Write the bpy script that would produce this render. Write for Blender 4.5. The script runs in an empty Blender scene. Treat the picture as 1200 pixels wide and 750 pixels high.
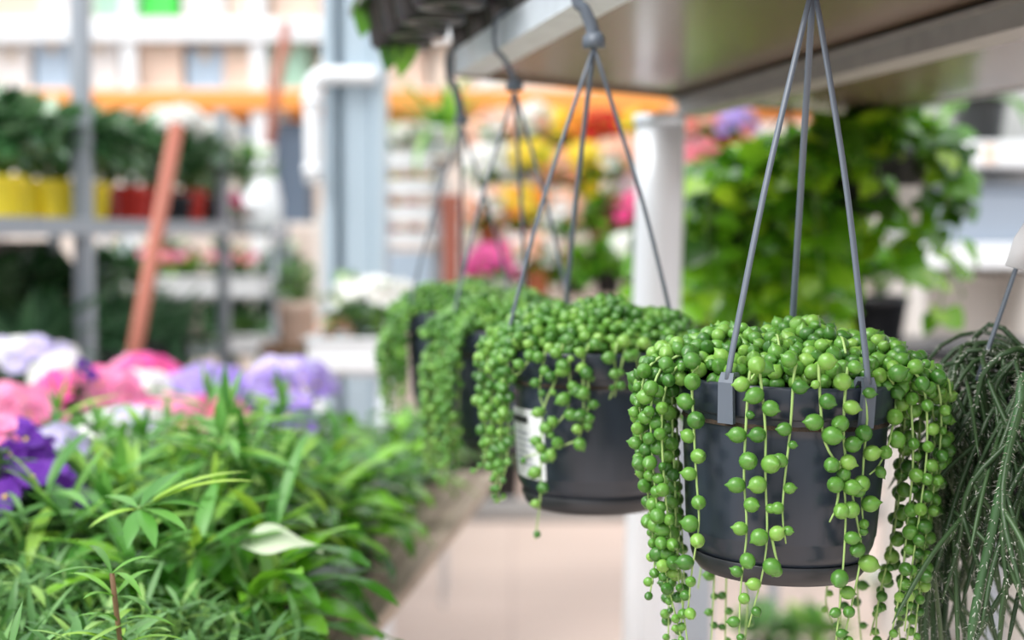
import bpy, math, random
import numpy as np
from mathutils import Vector, Matrix, Euler

random.seed(7); RNG = np.random.default_rng(7)
SC = bpy.context.scene
COL = SC.collection
PI = math.pi
FPX = 1667.0
CAM_Z = 1.45
PITCH = math.atan(100.0 / FPX)

def P(px, py, Y):
    """world point at distance Y that the photo shows at pixel (px, py)"""
    u = (px - 600) / FPX; v = -(py - 375) / FPX
    c, s = math.cos(PITCH), math.sin(PITCH)
    d = Vector((u, c + v * s, -s + v * c))
    return Vector((0, 0, CAM_Z)) + d * (Y / d.y)

def U(a, b): return random.uniform(a, b)
def V(*a): return Vector(a)

# ------------------------------------------------------------------ materials
def new_mat(name):
    m = bpy.data.materials.new(name); m.use_nodes = True
    nt = m.node_tree
    return m, nt, nt.nodes['Principled BSDF']

def mat(name, col, rough=0.5, metal=0.0, noise=0.0, nscale=8.0, bump=0.0, bscale=60.0, stretch=None, spec=0.5, sheen=0.0):
    m, nt, b = new_mat(name)
    b.inputs['Roughness'].default_value = rough
    b.inputs['Metallic'].default_value = metal
    b.inputs['Specular IOR Level'].default_value = spec
    b.inputs['Base Color'].default_value = (*col, 1)
    if noise or bump:
        tc = nt.nodes.new('ShaderNodeTexCoord'); mp = nt.nodes.new('ShaderNodeMapping')
        nt.links.new(tc.outputs['Object'], mp.inputs['Vector'])
        if stretch: mp.inputs['Scale'].default_value = stretch
    if noise:
        n = nt.nodes.new('ShaderNodeTexNoise'); n.inputs['Scale'].default_value = nscale; n.inputs['Detail'].default_value = 4
        nt.links.new(mp.outputs['Vector'], n.inputs['Vector'])
        r = nt.nodes.new('ShaderNodeValToRGB')
        r.color_ramp.elements[0].position = .3; r.color_ramp.elements[1].position = .7
        r.color_ramp.elements[0].color = (*[c * (1 - noise) for c in col], 1)
        r.color_ramp.elements[1].color = (*[min(1, c * (1 + noise)) for c in col], 1)
        nt.links.new(n.outputs['Fac'], r.inputs['Fac']); nt.links.new(r.outputs['Color'], b.inputs['Base Color'])
    if bump:
        n2 = nt.nodes.new('ShaderNodeTexNoise'); n2.inputs['Scale'].default_value = bscale
        nt.links.new(mp.outputs['Vector'], n2.inputs['Vector'])
        bp_ = nt.nodes.new('ShaderNodeBump'); bp_.inputs['Strength'].default_value = bump; bp_.inputs['Distance'].default_value = .004
        nt.links.new(n2.outputs['Fac'], bp_.inputs['Height']); nt.links.new(bp_.outputs['Normal'], b.inputs['Normal'])
    return m

def leaf_mat(name, cols, rough=0.4, trans=0.25, spec=0.5, sss=0.0):
    """colour varies from leaf to leaf; part of the light passes through the leaf"""
    m, nt, b = new_mat(name)
    g = nt.nodes.new('ShaderNodeNewGeometry'); r = nt.nodes.new('ShaderNodeValToRGB')
    el = r.color_ramp.elements
    if len(cols) == 1: cols = [cols[0], cols[0]]
    while len(el) < len(cols): el.new(0.5)
    for i, c in enumerate(cols):
        el[i].position = i / max(1, len(cols) - 1); el[i].color = (*c, 1)
    nt.links.new(g.outputs['Random Per Island'], r.inputs['Fac'])
    nt.links.new(r.outputs['Color'], b.inputs['Base Color'])
    b.inputs['Roughness'].default_value = rough
    b.inputs['Specular IOR Level'].default_value = spec
    if sss:
        b.inputs['Subsurface Weight'].default_value = sss
        b.inputs['Subsurface Radius'].default_value = (.25, .6, .08); b.inputs['Subsurface Scale'].default_value = .006
    if trans:
        t = nt.nodes.new('ShaderNodeBsdfTranslucent'); mx = nt.nodes.new('ShaderNodeMixShader')
        nt.links.new(r.outputs['Color'], t.inputs['Color'])
        mx.inputs['Fac'].default_value = trans
        out = nt.nodes['Material Output']
        nt.links.new(b.outputs['BSDF'], mx.inputs[1]); nt.links.new(t.outputs['BSDF'], mx.inputs[2])
        nt.links.new(mx.outputs['Shader'], out.inputs['Surface'])
    return m

M = {}
M['pot'] = mat('dark_plastic', (.026, .035, .05), .28, noise=.18, nscale=5, bump=.06, bscale=14, stretch=(6, 6, .6))
M['saucer'] = mat('saucer_plastic', (.028, .03, .035), .4)
M['strap'] = mat('strap_plastic', (.11, .133, .165), .36, bump=.05, bscale=120)
M['soil'] = mat('potting_soil', (.05, .035, .022), .95, noise=.5, nscale=120, bump=.6, bscale=300)
M['bead'] = leaf_mat('pearl_leaf', [(.04, .14, .018), (.075, .215, .03), (.115, .285, .04), (.21, .4, .07)], .3, 0, .5, sss=.2)
M['bead_stem'] = leaf_mat('pearl_stem', [(.25, .43, .11), (.36, .52, .17)], .5, 0)
M['paper'] = mat('paper_label', (.8, .82, .84), .6)
M['ink'] = mat('label_ink', (.03, .03, .035), .6)
M['ink_grey'] = mat('label_grey_ink', (.42, .45, .5), .6)
M['galv'] = mat('galvanised_steel', (.68, .75, .81), .38, .25, noise=.1, nscale=30, bump=.05)
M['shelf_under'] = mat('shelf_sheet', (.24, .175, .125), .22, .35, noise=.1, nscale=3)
M['galv_shaded'] = mat('shaded_steel', (.34, .33, .31), .45, .35, noise=.1, nscale=30)  # darker steel copy, shade on the cross beam put into its colour
M['post_white'] = mat('white_post', (.84, .88, .92), .35, .1)
M['steel_blue'] = mat('bluish_column_paint', (.46, .56, .63), .38, .15)
M['rack_metal'] = mat('grey_rack_metal', (.33, .36, .4), .45, .2)
M['white'] = mat('white_plastic', (.86, .88, .9), .4)
M['cream'] = mat('cream_board', (.83, .76, .7), .6)
M['black'] = mat('black_plastic', (.012, .012, .014), .32)
M['orange'] = mat('orange_beam_paint', (.95, .36, .08), .45)
M['terracotta'] = mat('terracotta', (.55, .17, .08), .8, noise=.15, nscale=20)
M['pinkwood'] = mat('pinkish_brown_wood', (.4, .13, .085), .6, noise=.15, nscale=12, stretch=(1, 1, .1))
M['yellow'] = mat('yellow_plastic', (.95, .72, .03), .35)
M['redpot'] = mat('red_plastic', (.62, .03, .015), .35)
M['magentapot'] = mat('magenta_plastic', (.5, .02, .15), .35)
M['wood'] = mat('weathered_plank', (.4, .31, .24), .75, noise=.3, nscale=14, bump=.3, bscale=40, stretch=(7, .35, 7))
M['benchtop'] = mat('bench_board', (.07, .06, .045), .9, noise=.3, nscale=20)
M['kerb'] = mat('grey_concrete', (.34, .33, .32), .85, noise=.1, nscale=12)
M['wall'] = mat('back_wall_paint', (.8, .73, .67), .8, noise=.03, nscale=2)
M['greywall'] = mat('grey_panel', (.45, .44, .43), .7, noise=.06, nscale=3)
M['bluepanel'] = mat('blue_grey_panel', (.3, .35, .42), .5)
M['palepanel'] = mat('pale_panel', (.6, .57, .54), .6, noise=.05, nscale=3)
for k, c in dict(peach=(.82, .62, .5), beige=(.8, .66, .55), pale=(.8, .76, .74), blue=(.45, .56, .68), mint=(.4, .62, .48), green=(.1, .8, .12), slate=(.12, .16, .22)).items():
    M['box_' + k] = mat('carton_' + k, c, .7, noise=.05, nscale=5)
M['tape'] = mat('carton_tape', (.62, .5, .38), .4)

# floor: pale pinkish tiles with faint joints
def floor_mat():
    m, nt, b = new_mat('floor_tiles')
    tc = nt.nodes.new('ShaderNodeTexCoord'); br = nt.nodes.new('ShaderNodeTexBrick')
    nt.links.new(tc.outputs['Object'], br.inputs['Vector'])
    br.offset = 0; br.inputs['Scale'].default_value = 1
    br.inputs['Brick Width'].default_value = .6; br.inputs['Row Height'].default_value = .6; br.inputs['Mortar Size'].default_value = .006
    br.inputs['Color1'].default_value = (.66, .525, .455, 1); br.inputs['Color2'].default_value = (.7, .56, .49, 1)
    br.inputs['Mortar'].default_value = (.55, .43, .38, 1)
    n = nt.nodes.new('ShaderNodeTexNoise'); n.inputs['Scale'].default_value = 2.5
    mx = nt.nodes.new('ShaderNodeMixRGB'); mx.blend_type = 'MULTIPLY'; mx.inputs[0].default_value = .25
    nt.links.new(br.outputs['Color'], mx.inputs[1]); nt.links.new(n.outputs['Color'], mx.inputs[2])
    hs = nt.nodes.new('ShaderNodeMixRGB'); hs.inputs[0].default_value = .6
    nt.links.new(mx.outputs['Color'], hs.inputs[1]); nt.links.new(br.outputs['Color'], hs.inputs[2])
    nt.links.new(hs.outputs['Color'], b.inputs['Base Color'])
    b.inputs['Roughness'].default_value = .55
    return m
M['floor'] = floor_mat()

M['leaf_fan'] = leaf_mat('fan_leaf', [(.05, .19, .025), (.11, .33, .05), (.19, .45, .09), (.4, .62, .06)], .36, .3, .45)
M['leaf_broad'] = leaf_mat('broad_leaf', [(.018, .09, .005), (.055, .22, .012), (.12, .36, .022), (.22, .5, .03)], .25, .25, .6)
M['leaf_fine'] = leaf_mat('fine_leaf', [(.05, .15, .03), (.11, .27, .07), (.2, .4, .13), (.33, .54, .1)], .38, .28, .4)
M['leaf_spathe'] = leaf_mat('pale_leaf', [(.62, .7, .5)], .35, .2)
M['leaf_low'] = leaf_mat('low_leaf', [(.045, .14, .03), (.09, .22, .06), (.15, .3, .1)], .45, .2)
M['leaf_dark'] = leaf_mat('dark_bush_leaf', [(.02, .08, .022), (.05, .16, .05), (.11, .25, .1), (.28, .42, .24)], .25, .2, .9)
M['leaf_bright'] = leaf_mat('bright_leaf', [(.05, .17, .01), (.11, .33, .02), (.18, .45, .03), (.36, .6, .04)], .3, .3, .6)
M['leaf_ivy'] = leaf_mat('ivy_leaf', [(.02, .075, .005), (.08, .26, .01), (.17, .43, .015), (.42, .66, .03)], .24, .3, .8)
M['leaf_sword'] = leaf_mat('sword_leaf', [(.03, .1, .04), (.08, .2, .09), (.16, .3, .16)], .4, .2)
M['stem'] = mat('green_stem', (.13, .26, .05), .5)
M['stem_brown'] = mat('brown_stem', (.22, .12, .06), .6)
M['cactus'] = leaf_mat('mistletoe_stem', [(.025, .06, .02), (.04, .09, .03), (.065, .125, .05)], .45, 0)
M['cactus_light'] = leaf_mat('long_mistletoe_stem', [(.05, .12, .045)], .45, 0)
M['bristle'] = mat('white_bristle', (.62, .62, .56), .6)
FL = dict(pink=[(.78, .15, .38), (.9, .3, .52), (.93, .42, .6)], hot=[(.8, .05, .33), (.9, .16, .45)], white=[(.84, .83, .8), (.93, .92, .9)],
          lav=[(.3, .19, .62), (.44, .32, .74), (.55, .44, .82)], lilac=[(.55, .47, .8), (.72, .66, .9)], purple=[(.07, .01, .22), (.14, .02, .36), (.2, .04, .45)],
          red=[(.5, .01, .01), (.72, .03, .02)], orange=[(.85, .22, .02), (.95, .4, .05)], yellow=[(.85, .6, .02), (.95, .75, .08)],
          peach=[(.88, .42, .28), (.95, .62, .46)], magenta=[(.85, .02, .22), (.95, .1, .35)], salmon=[(.8, .2, .17), (.88, .38, .33)], rose=[(.7, .1, .17), (.85, .3, .35)])
for k, c in FL.items(): M['fl_' + k] = leaf_mat('petal_' + k, c, .55, .25, .3)
M['eye'] = mat('flower_eye', (.85, .6, .05), .6)

# ------------------------------------------------------------------ mesh builder
class MB:
    def __init__(s): s.v = []; s.f = []; s.m = []; s.n = 0
    def add(s, verts, faces, mi=0):
        b = s.n
        s.v.extend([tuple(p) for p in verts])
        s.f.extend([tuple(i + b for i in f) for f in faces]); s.m.extend([mi] * len(faces)); s.n += len(verts)
        return s
    def tube(s, pts, rad, seg=8, mi=0, cap=True, flat=1.0):
        pts = [Vector(p) for p in pts]; n = len(pts)
        if not hasattr(rad, '__len__'): rad = [rad] * n
        up = None; vs = []
        for i in range(n):
            t = (pts[min(i + 1, n - 1)] - pts[max(i - 1, 0)])
            t = t.normalized() if t.length > 1e-9 else V(0, 0, 1)
            if up is None:
                up = t.cross(V(0, 0, 1)); up = up.normalized() if up.length > .05 else t.cross(V(0, 1, 0)).normalized()
            up = (up - t * up.dot(t)); up = up.normalized() if up.length > 1e-6 else t.orthogonal().normalized()
            w = t.cross(up)
            for k in range(seg):
                a = 2 * PI * k / seg
                vs.append(pts[i] + (up * math.cos(a) + w * (math.sin(a) * flat)) * rad[i])
        fs = [(i * seg + k, i * seg + (k + 1) % seg, (i + 1) * seg + (k + 1) % seg, (i + 1) * seg + k) for i in range(n - 1) for k in range(seg)]
        if cap: fs += [tuple(reversed(range(seg))), tuple((n - 1) * seg + k for k in range(seg))]
        return s.add(vs, fs, mi)
    def lathe(s, prof, seg=48, mi=0, c=(0, 0, 0)):
        vs = []; 
        for r, z in prof:
            for k in range(seg):
                a = 2 * PI * k / seg; vs.append((c[0] + r * math.cos(a), c[1] + r * math.sin(a), c[2] + z))
        n = len(prof)
        fs = [(i * seg + k, i * seg + (k + 1) % seg, (i + 1) * seg + (k + 1) % seg, (i + 1) * seg + k) for i in range(n - 1) for k in range(seg)]
        return s.add(vs, fs, mi)
    def box(s, c, size, rot=0, mi=0, bev=0.0):
        hx, hy, hz = [q / 2 for q in size]
        b = min(bev, hx * .9, hy * .9, hz * .9)
        R = Matrix.Rotation(rot, 3, 'Z'); c = Vector(c)
        if b <= 0:
            vs = [V(x, y, z) for x in (-hx, hx) for y in (-hy, hy) for z in (-hz, hz)]
            fs = [(0, 1, 3, 2), (4, 6, 7, 5), (0, 4, 5, 1), (2, 3, 7, 6), (0, 2, 6, 4), (1, 5, 7, 3)]
        else:
            ring = lambda x, y, z: [V(-x + b, -y, z), V(x - b, -y, z), V(x, -y + b, z), V(x, y - b, z), V(x - b, y, z), V(-x + b, y, z), V(-x, y - b, z), V(-x, -y + b, z)]
            vs = [V(p.x * (hx - b) / hx, p.y * (hy - b) / hy, -hz) for p in ring(hx, hy, 0)] + ring(hx, hy, -hz + b) + ring(hx, hy, hz - b) + [V(p.x * (hx - b) / hx, p.y * (hy - b) / hy, hz) for p in ring(hx, hy, 0)]
            fs = [(i * 8 + k, i * 8 + (k + 1) % 8, i * 8 + 8 + (k + 1) % 8, i * 8 + 8 + k) for i in range(3) for k in range(8)] + [tuple(reversed(range(8))), tuple(range(24, 32))]
        return s.add([c + R @ p for p in vs], fs, mi)
    def prism(s, poly, z0, z1, mi=0):
        n = len(poly)
        vs = [(x, y, z0) for x, y in poly] + [(x, y, z1) for x, y in poly]
        fs = [(i, (i + 1) % n, n + (i + 1) % n, n + i) for i in range(n)] + [tuple(reversed(range(n))), tuple(range(n, 2 * n))]
        return s.add(vs, fs, mi)
    def band(s, pts, wdir, w, th, mi=0):
        """flat strip of real thickness swept along pts, width along wdir (one or per point)"""
        pts = [Vector(p) for p in pts]; n = len(pts); vs = []
        for i in range(n):
            t = (pts[min(i + 1, n - 1)] - pts[max(i - 1, 0)]).normalized()
            wd = Vector(wdir); wd = (wd - t * wd.dot(t)).normalized()
            nn = t.cross(wd); ww = w[i] if hasattr(w, '__len__') else w
            for a, b_ in ((-1, -1), (1, -1), (1, 1), (-1, 1)): vs.append(pts[i] + wd * (a * ww / 2) + nn * (b_ * th / 2))
        fs = [(i * 4 + k, i * 4 + (k + 1) % 4, i * 4 + 4 + (k + 1) % 4, i * 4 + 4 + k) for i in range(n - 1) for k in range(4)] + [(3, 2, 1, 0), tuple((n - 1) * 4 + k for k in range(4))]
        return s.add(vs, fs, mi)
    def leaf(s, base, d, L, W, droop=.6, fold=.25, n=6, mi=0, peak=.42, up=None, wave=0.0):
        base = Vector(base); d = Vector(d).normalized()
        upv = Vector(up) if up else V(0, 0, 1)
        side = d.cross(upv); side = side.normalized() if side.length > .05 else V(1, 0, 0)
        p = base.copy(); vs = []; step = L / n
        ph = U(0, 6)
        for i in range(n + 1):
            t = i / n
            w = W * .5 * (math.sin(PI * min(1, t ** (math.log(.5) / math.log(peak)))) ** .9 if 0 < t < 1 else 0)
            w = max(w, W * .045 if t < .5 else W * .01)
            nrm = side.cross(d).normalized()
            wv = nrm * (wave * math.sin(t * 9 + ph))
            vs += [p - side * w + nrm * (fold * w) + wv, p + nrm * 0, p + side * w + nrm * (fold * w) - wv]
            ax = Matrix.Rotation(-droop / n, 3, side)
            d = (ax @ d).normalized(); p = p + d * step
        fs = []
        for i in range(n):
            a = i * 3; fs += [(a, a + 1, a + 4, a + 3), (a + 1, a + 2, a + 5, a + 4)]
        return s.add(vs, fs, mi)
    def obj(s, name, mats, parent=None, smooth=True, loc=None):
        me = bpy.data.meshes.new(name); me.from_pydata(s.v, [], s.f); 
        for m_ in (mats if isinstance(mats, (list, tuple)) else [mats]): me.materials.append(m_)
        if any(s.m): me.polygons.foreach_set('material_index', s.m)
        me.polygons.foreach_set('use_smooth', [smooth] * len(s.f)); me.update()
        o = bpy.data.objects.new(name, me); COL.objects.link(o)
        if loc: o.location = loc
        if parent: o.parent = parent
        return o

def tag(o, label, cat, group=None, kind=None):
    if label: o['label'] = label
    if cat: o['category'] = cat
    if group: o['group'] = group
    if kind: o['kind'] = kind
    return o
def thing(name, label, cat, loc=(0, 0, 0), rz=0, group=None):
    o = bpy.data.objects.new(name, None); COL.objects.link(o); o.empty_display_size = .05
    o.location = loc; o.rotation_euler = (0, 0, rz)
    return tag(o, label, cat, group)
def struct(o): o['kind'] = 'structure'; return o
def share(name, src, parent, loc, rot=(0, 0, 0), sc=1):
    o = bpy.data.objects.new(name, src.data if isinstance(src, bpy.types.Object) else src); COL.objects.link(o)
    o.parent = parent; o.location = loc; o.rotation_euler = rot; o.scale = (sc,) * 3 if not hasattr(sc, '__len__') else sc
    return o
def kids(o): return [c for c in ALLKIDS.get(o.name, [])]
ALLKIDS = {}
def dup(root, loc, rz, label, group=None, sc=1):
    """a copy of a thing with copies of its parts and their sub-parts"""
    r = root.copy(); COL.objects.link(r); r.location = loc; r.rotation_euler = (0, 0, rz); r.scale = (sc,) * 3; r['label'] = label
    if group: r['group'] = group
    for ch in list(root.children):
        c = ch.copy(); COL.objects.link(c); c.parent = r
        for g in list(ch.children):
            d = g.copy(); COL.objects.link(d); d.parent = c
    return r

# ------------------------------------------------------------------ camera, sky, sun
cam = bpy.data.cameras.new('camera'); co = bpy.data.objects.new('camera', cam); COL.objects.link(co)
cam.sensor_width = 36; cam.lens = FPX * 36 / 1200; cam.clip_start = .05
co.location = (0, 0, CAM_Z); co.rotation_euler = (PI / 2 - PITCH, 0, 0)
cam.dof.use_dof = True; cam.dof.focus_distance = 1.075; cam.dof.aperture_fstop = 3.2
SC.camera = co
w = bpy.data.worlds.new('sky'); SC.world = w; w.use_nodes = True
bg = w.node_tree.nodes['Background']; bg.inputs['Strength'].default_value = 1.0
tcw = w.node_tree.nodes.new('ShaderNodeTexCoord'); sxyz = w.node_tree.nodes.new('ShaderNodeSeparateXYZ'); rmp = w.node_tree.nodes.new('ShaderNodeValToRGB')
w.node_tree.links.new(tcw.outputs['Generated'], sxyz.inputs['Vector']); w.node_tree.links.new(sxyz.outputs['Z'], rmp.inputs['Fac']); w.node_tree.links.new(rmp.outputs['Color'], bg.inputs['Color'])
rmp.color_ramp.elements[0].position = 0.0; rmp.color_ramp.elements[0].color = (.5, .53, .57, 1); rmp.color_ramp.elements[1].position = .75; rmp.color_ramp.elements[1].color = (1.5, 1.55, 1.62, 1)
sun = bpy.data.lights.new('sun', 'SUN'); sun.energy = 2.6; sun.angle = math.radians(35); sun.color = (1, .975, .94)
so = bpy.data.objects.new('sun', sun); COL.objects.link(so); so.location = (-3, -2, 6)
so.rotation_euler = V(.62, .42, -.8).to_track_quat('-Z', 'Y').to_euler()
vs_ = SC.view_settings; vs_.view_transform = 'Standard'; vs_.look = 'None'; vs_.gamma = 1; vs_.use_curve_mapping = False; vs_.exposure = 0.4

# ------------------------------------------------------------------ setting
struct(MB().box((0, 4, -.05), (9, 14, .1)).obj('floor', M['floor'], smooth=False))
struct(MB().box((0, 9.3, 2.2), (9, .12, 4.4)).obj('wall_back', M['wall'], smooth=False))

# ------------------------------------------------------------------ overhead shelf
ZS = CAM_Z + .24
def fx(Y): return .0685 - .229 * (Y - 1.48)
BEAM_DIR = V(-.229, 1, 0).normalized(); BEAM_ANG = math.atan2(BEAM_DIR.y, BEAM_DIR.x)
sh = thing('metal_shelf', 'overhead galvanised metal shelf above the hanging pots, held by a round post', 'shelf', (.6, 1.6, ZS))
def sh_local(pts): return [(x - .6, y - 1.6) for x, y in pts]
poly = [(fx(2.16) + .02, 2.16), (.304, 2.53), (.345, 2.57), (.79, .3), (fx(.3) + .02, .3)]
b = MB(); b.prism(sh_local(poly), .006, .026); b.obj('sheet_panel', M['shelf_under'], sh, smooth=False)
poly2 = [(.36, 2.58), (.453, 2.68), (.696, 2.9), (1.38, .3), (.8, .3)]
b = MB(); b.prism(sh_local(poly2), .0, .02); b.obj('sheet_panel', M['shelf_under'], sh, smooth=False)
# front beam: an angle section
b = MB(); L = 1.98
c0 = V(fx(2.16), 2.16, 0); c1 = V(fx(.25), .25, 0)
q = V(BEAM_DIR.y, -BEAM_DIR.x, 0)   # towards +X
def quad(a, bb, q0, q1, z0, z1):
    pl = [a + q * q0, bb + q * q0, bb + q * q1, a + q * q1]
    return [(p.x - .6, p.y - 1.6) for p in pl], z0, z1
b.prism(*quad(c0, c1, 0, .004, 0, .036)); b.prism(*quad(c0, c1, .004, .05, 0, .004)); b.prism(*quad(c0, c1, .004, .03, .032, .036))
b.obj('front_beam', M['galv'], sh, smooth=False)
# cross beam under the sheet
a0 = V(.292, 2.545, 0); a1 = V(.292 + .2045 * (2.245 / 1), .3, 0)
b = MB(); b.prism(*quad(a0, a1, 0, .05, -.03, -.0005)); b.prism(*quad(a0, a1, .05, .054, -.03, .006)); b.prism(*quad(a0, a1, -.012, 0, -.006, 0)); b.obj('cross_beam', M['galv_shaded'], sh, smooth=False)
# end lip and rear lip
b = MB()
for p0, p1 in (((fx(2.16), 2.16), (.304, 2.53)), ((.304, 2.53), (.453, 2.68)), ((.453, 2.68), (.696, 2.9))):
    d = V(p1[0] - p0[0], p1[1] - p0[1], 0).normalized(); nn = V(-d.y, d.x, 0) * .006
    b.prism(sh_local([p0, p1, (p1[0] + nn.x, p1[1] + nn.y), (p0[0] + nn.x, p0[1] + nn.y)]), -.002, .03)
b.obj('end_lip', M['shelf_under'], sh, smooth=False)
b = MB(); d = V(.684, -2.6, 0).normalized(); nn = V(-d.y, d.x, 0) * .006
b.prism(sh_local([(.696, 2.9), (1.38, .3), (1.38 + nn.x, .3 + nn.y), (.696 + nn.x, 2.9 + nn.y)]), -.004, .03); b.obj('rear_lip', M['galv'], sh, smooth=False)
# round post
top = P(773, 118, 2.5); bot = V(.222, 2.5, 0)
b = MB(); b.tube([V(top.x - .6, .9, -.0315), V(top.x - .6, .9, -.05)], .045, 32); b.obj('post_collar', M['galv'], sh)
zt = top.z
b = MB(); b.tube([V(.26 - .6, .9, -.032), V(.2585 - .6, .9, -.2), V(.246 - .6, .9, -.7), V(.222 - .6, .9, -ZS + .012)], .0425, 40); b.obj('post', M['post_white'], sh)
b = MB(); b.tube([V(.222 - .6, .9, -ZS + .0), V(.222 - .6, .9, -ZS + .014)], .075, 32); b.obj('foot_plate', M['galv'], sh)
b = MB(); b.tube([V(1.15 - .6, -1.1, -.0), V(1.15 - .6, -1.1, -ZS)], .0425, 24); b.obj('post', M['post_white'], sh)

# ------------------------------------------------------------------ string-of-pearls pots
def unit_bead(seg=12, rings=8):
    vs = [(0, 0, -1)]
    for i in range(1, rings):
        a = PI * i / rings; r = math.sin(a); z = -math.cos(a)
        if i == rings - 1: r *= .72; z *= 1.06
        vs += [(r * math.cos(2 * PI * k / seg), r * math.sin(2 * PI * k / seg), z) for k in range(seg)]
    vs.append((0, 0, 1.36)); n = len(vs)
    fs = [(0, 1 + (k + 1) % seg, 1 + k) for k in range(seg)]
    for i in range(rings - 2):
        for k in range(seg): fs.append((1 + i * seg + k, 1 + i * seg + (k + 1) % seg, 1 + (i + 1) * seg + (k + 1) % seg, 1 + (i + 1) * seg + k))
    t = 1 + (rings - 2) * seg
    fs += [(t + k, t + (k + 1) % seg, n - 1) for k in range(seg)]
    return np.array(vs), fs
BV, BF = unit_bead(); BV2, BF2 = unit_bead(9, 7)
def put_bead(mb, c, axis, r, fine=True, mi=1):
    a = Vector(axis).normalized(); R = np.array(a.to_track_quat('Z', 'Y').to_matrix())
    v = (BV if fine else BV2) * np.array([1, 1, U(.98, 1.16)]) * r
    mb.add(v @ R.T + np.array(c), BF if fine else BF2, mi)

def smooth_path(pts, n):
    """Catmull-Rom through pts, n samples"""
    pts = [Vector(p) for p in pts]; pts = [pts[0] * 2 - pts[1]] + pts + [pts[-1] * 2 - pts[-2]]
    out = []; m = len(pts) - 3
    for i in range(n):
        t = i / (n - 1) * m; k = min(int(t), m - 1); t -= k
        p0, p1, p2, p3 = pts[k:k + 4]
        out.append(.5 * ((2 * p1) + (p2 - p0) * t + (2 * p0 - 5 * p1 + 4 * p2 - p3) * t * t + (3 * p1 - p0 - 3 * p2 + p3) * t ** 3))
    return out

def strand(root, pts, r=.0056, gap=.0125, fine=True, start=0.0, skip=.06, centre=V(0, 0, 0)):
    mb = MB(); L = sum((Vector(pts[i + 1]) - Vector(pts[i])).length for i in range(len(pts) - 1))
    n = max(8, int(L / .008)); path = smooth_path(pts, n)
    rr = [.00125 - .0006 * (i / (n - 1)) for i in range(n)]
    mb.tube(path, rr, 6, 0)
    acc = start * L; sgn = random.choice((-1, 1)); dist = 0; nxt = acc
    for i in range(1, n):
        seg = path[i] - path[i - 1]; 
        while dist + seg.length >= nxt:
            t = (nxt - dist) / max(seg.length, 1e-9); p = path[i - 1] + seg * t; tn = seg.normalized()
            f = nxt / L
            out = V(p.x - centre.x, p.y - centre.y, 0); out = out.normalized() if out.length > .001 else V(0, -1, 0)
            sd = tn.cross(out); sd = sd.normalized() if sd.length > .1 else V(1, 0, 0)
            sgn = -sgn
            a = sd * (sgn * U(.5, 1.0)) + out * U(.1, .8) + V(0, 0, U(-.25, .25))
            a.normalize()
            k = 1.0 if f < .75 else 1.0 - 1.9 * (f - .75)
            s_ = r * U(.82, 1.14) * max(k, .42) if U(0, 1) > .1 else r * U(.5, .75)
            put_bead(mb, p + a * (s_ * .95), a + V(0, 0, U(-.35, .25)), s_, fine)
            nxt += gap * U(.7, 1.35) * (1 if U(0, 1) > skip else 1.8)
        dist += seg.length
    return mb.obj('trailing_stem', [M['bead_stem'], M['bead']], root)

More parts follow.
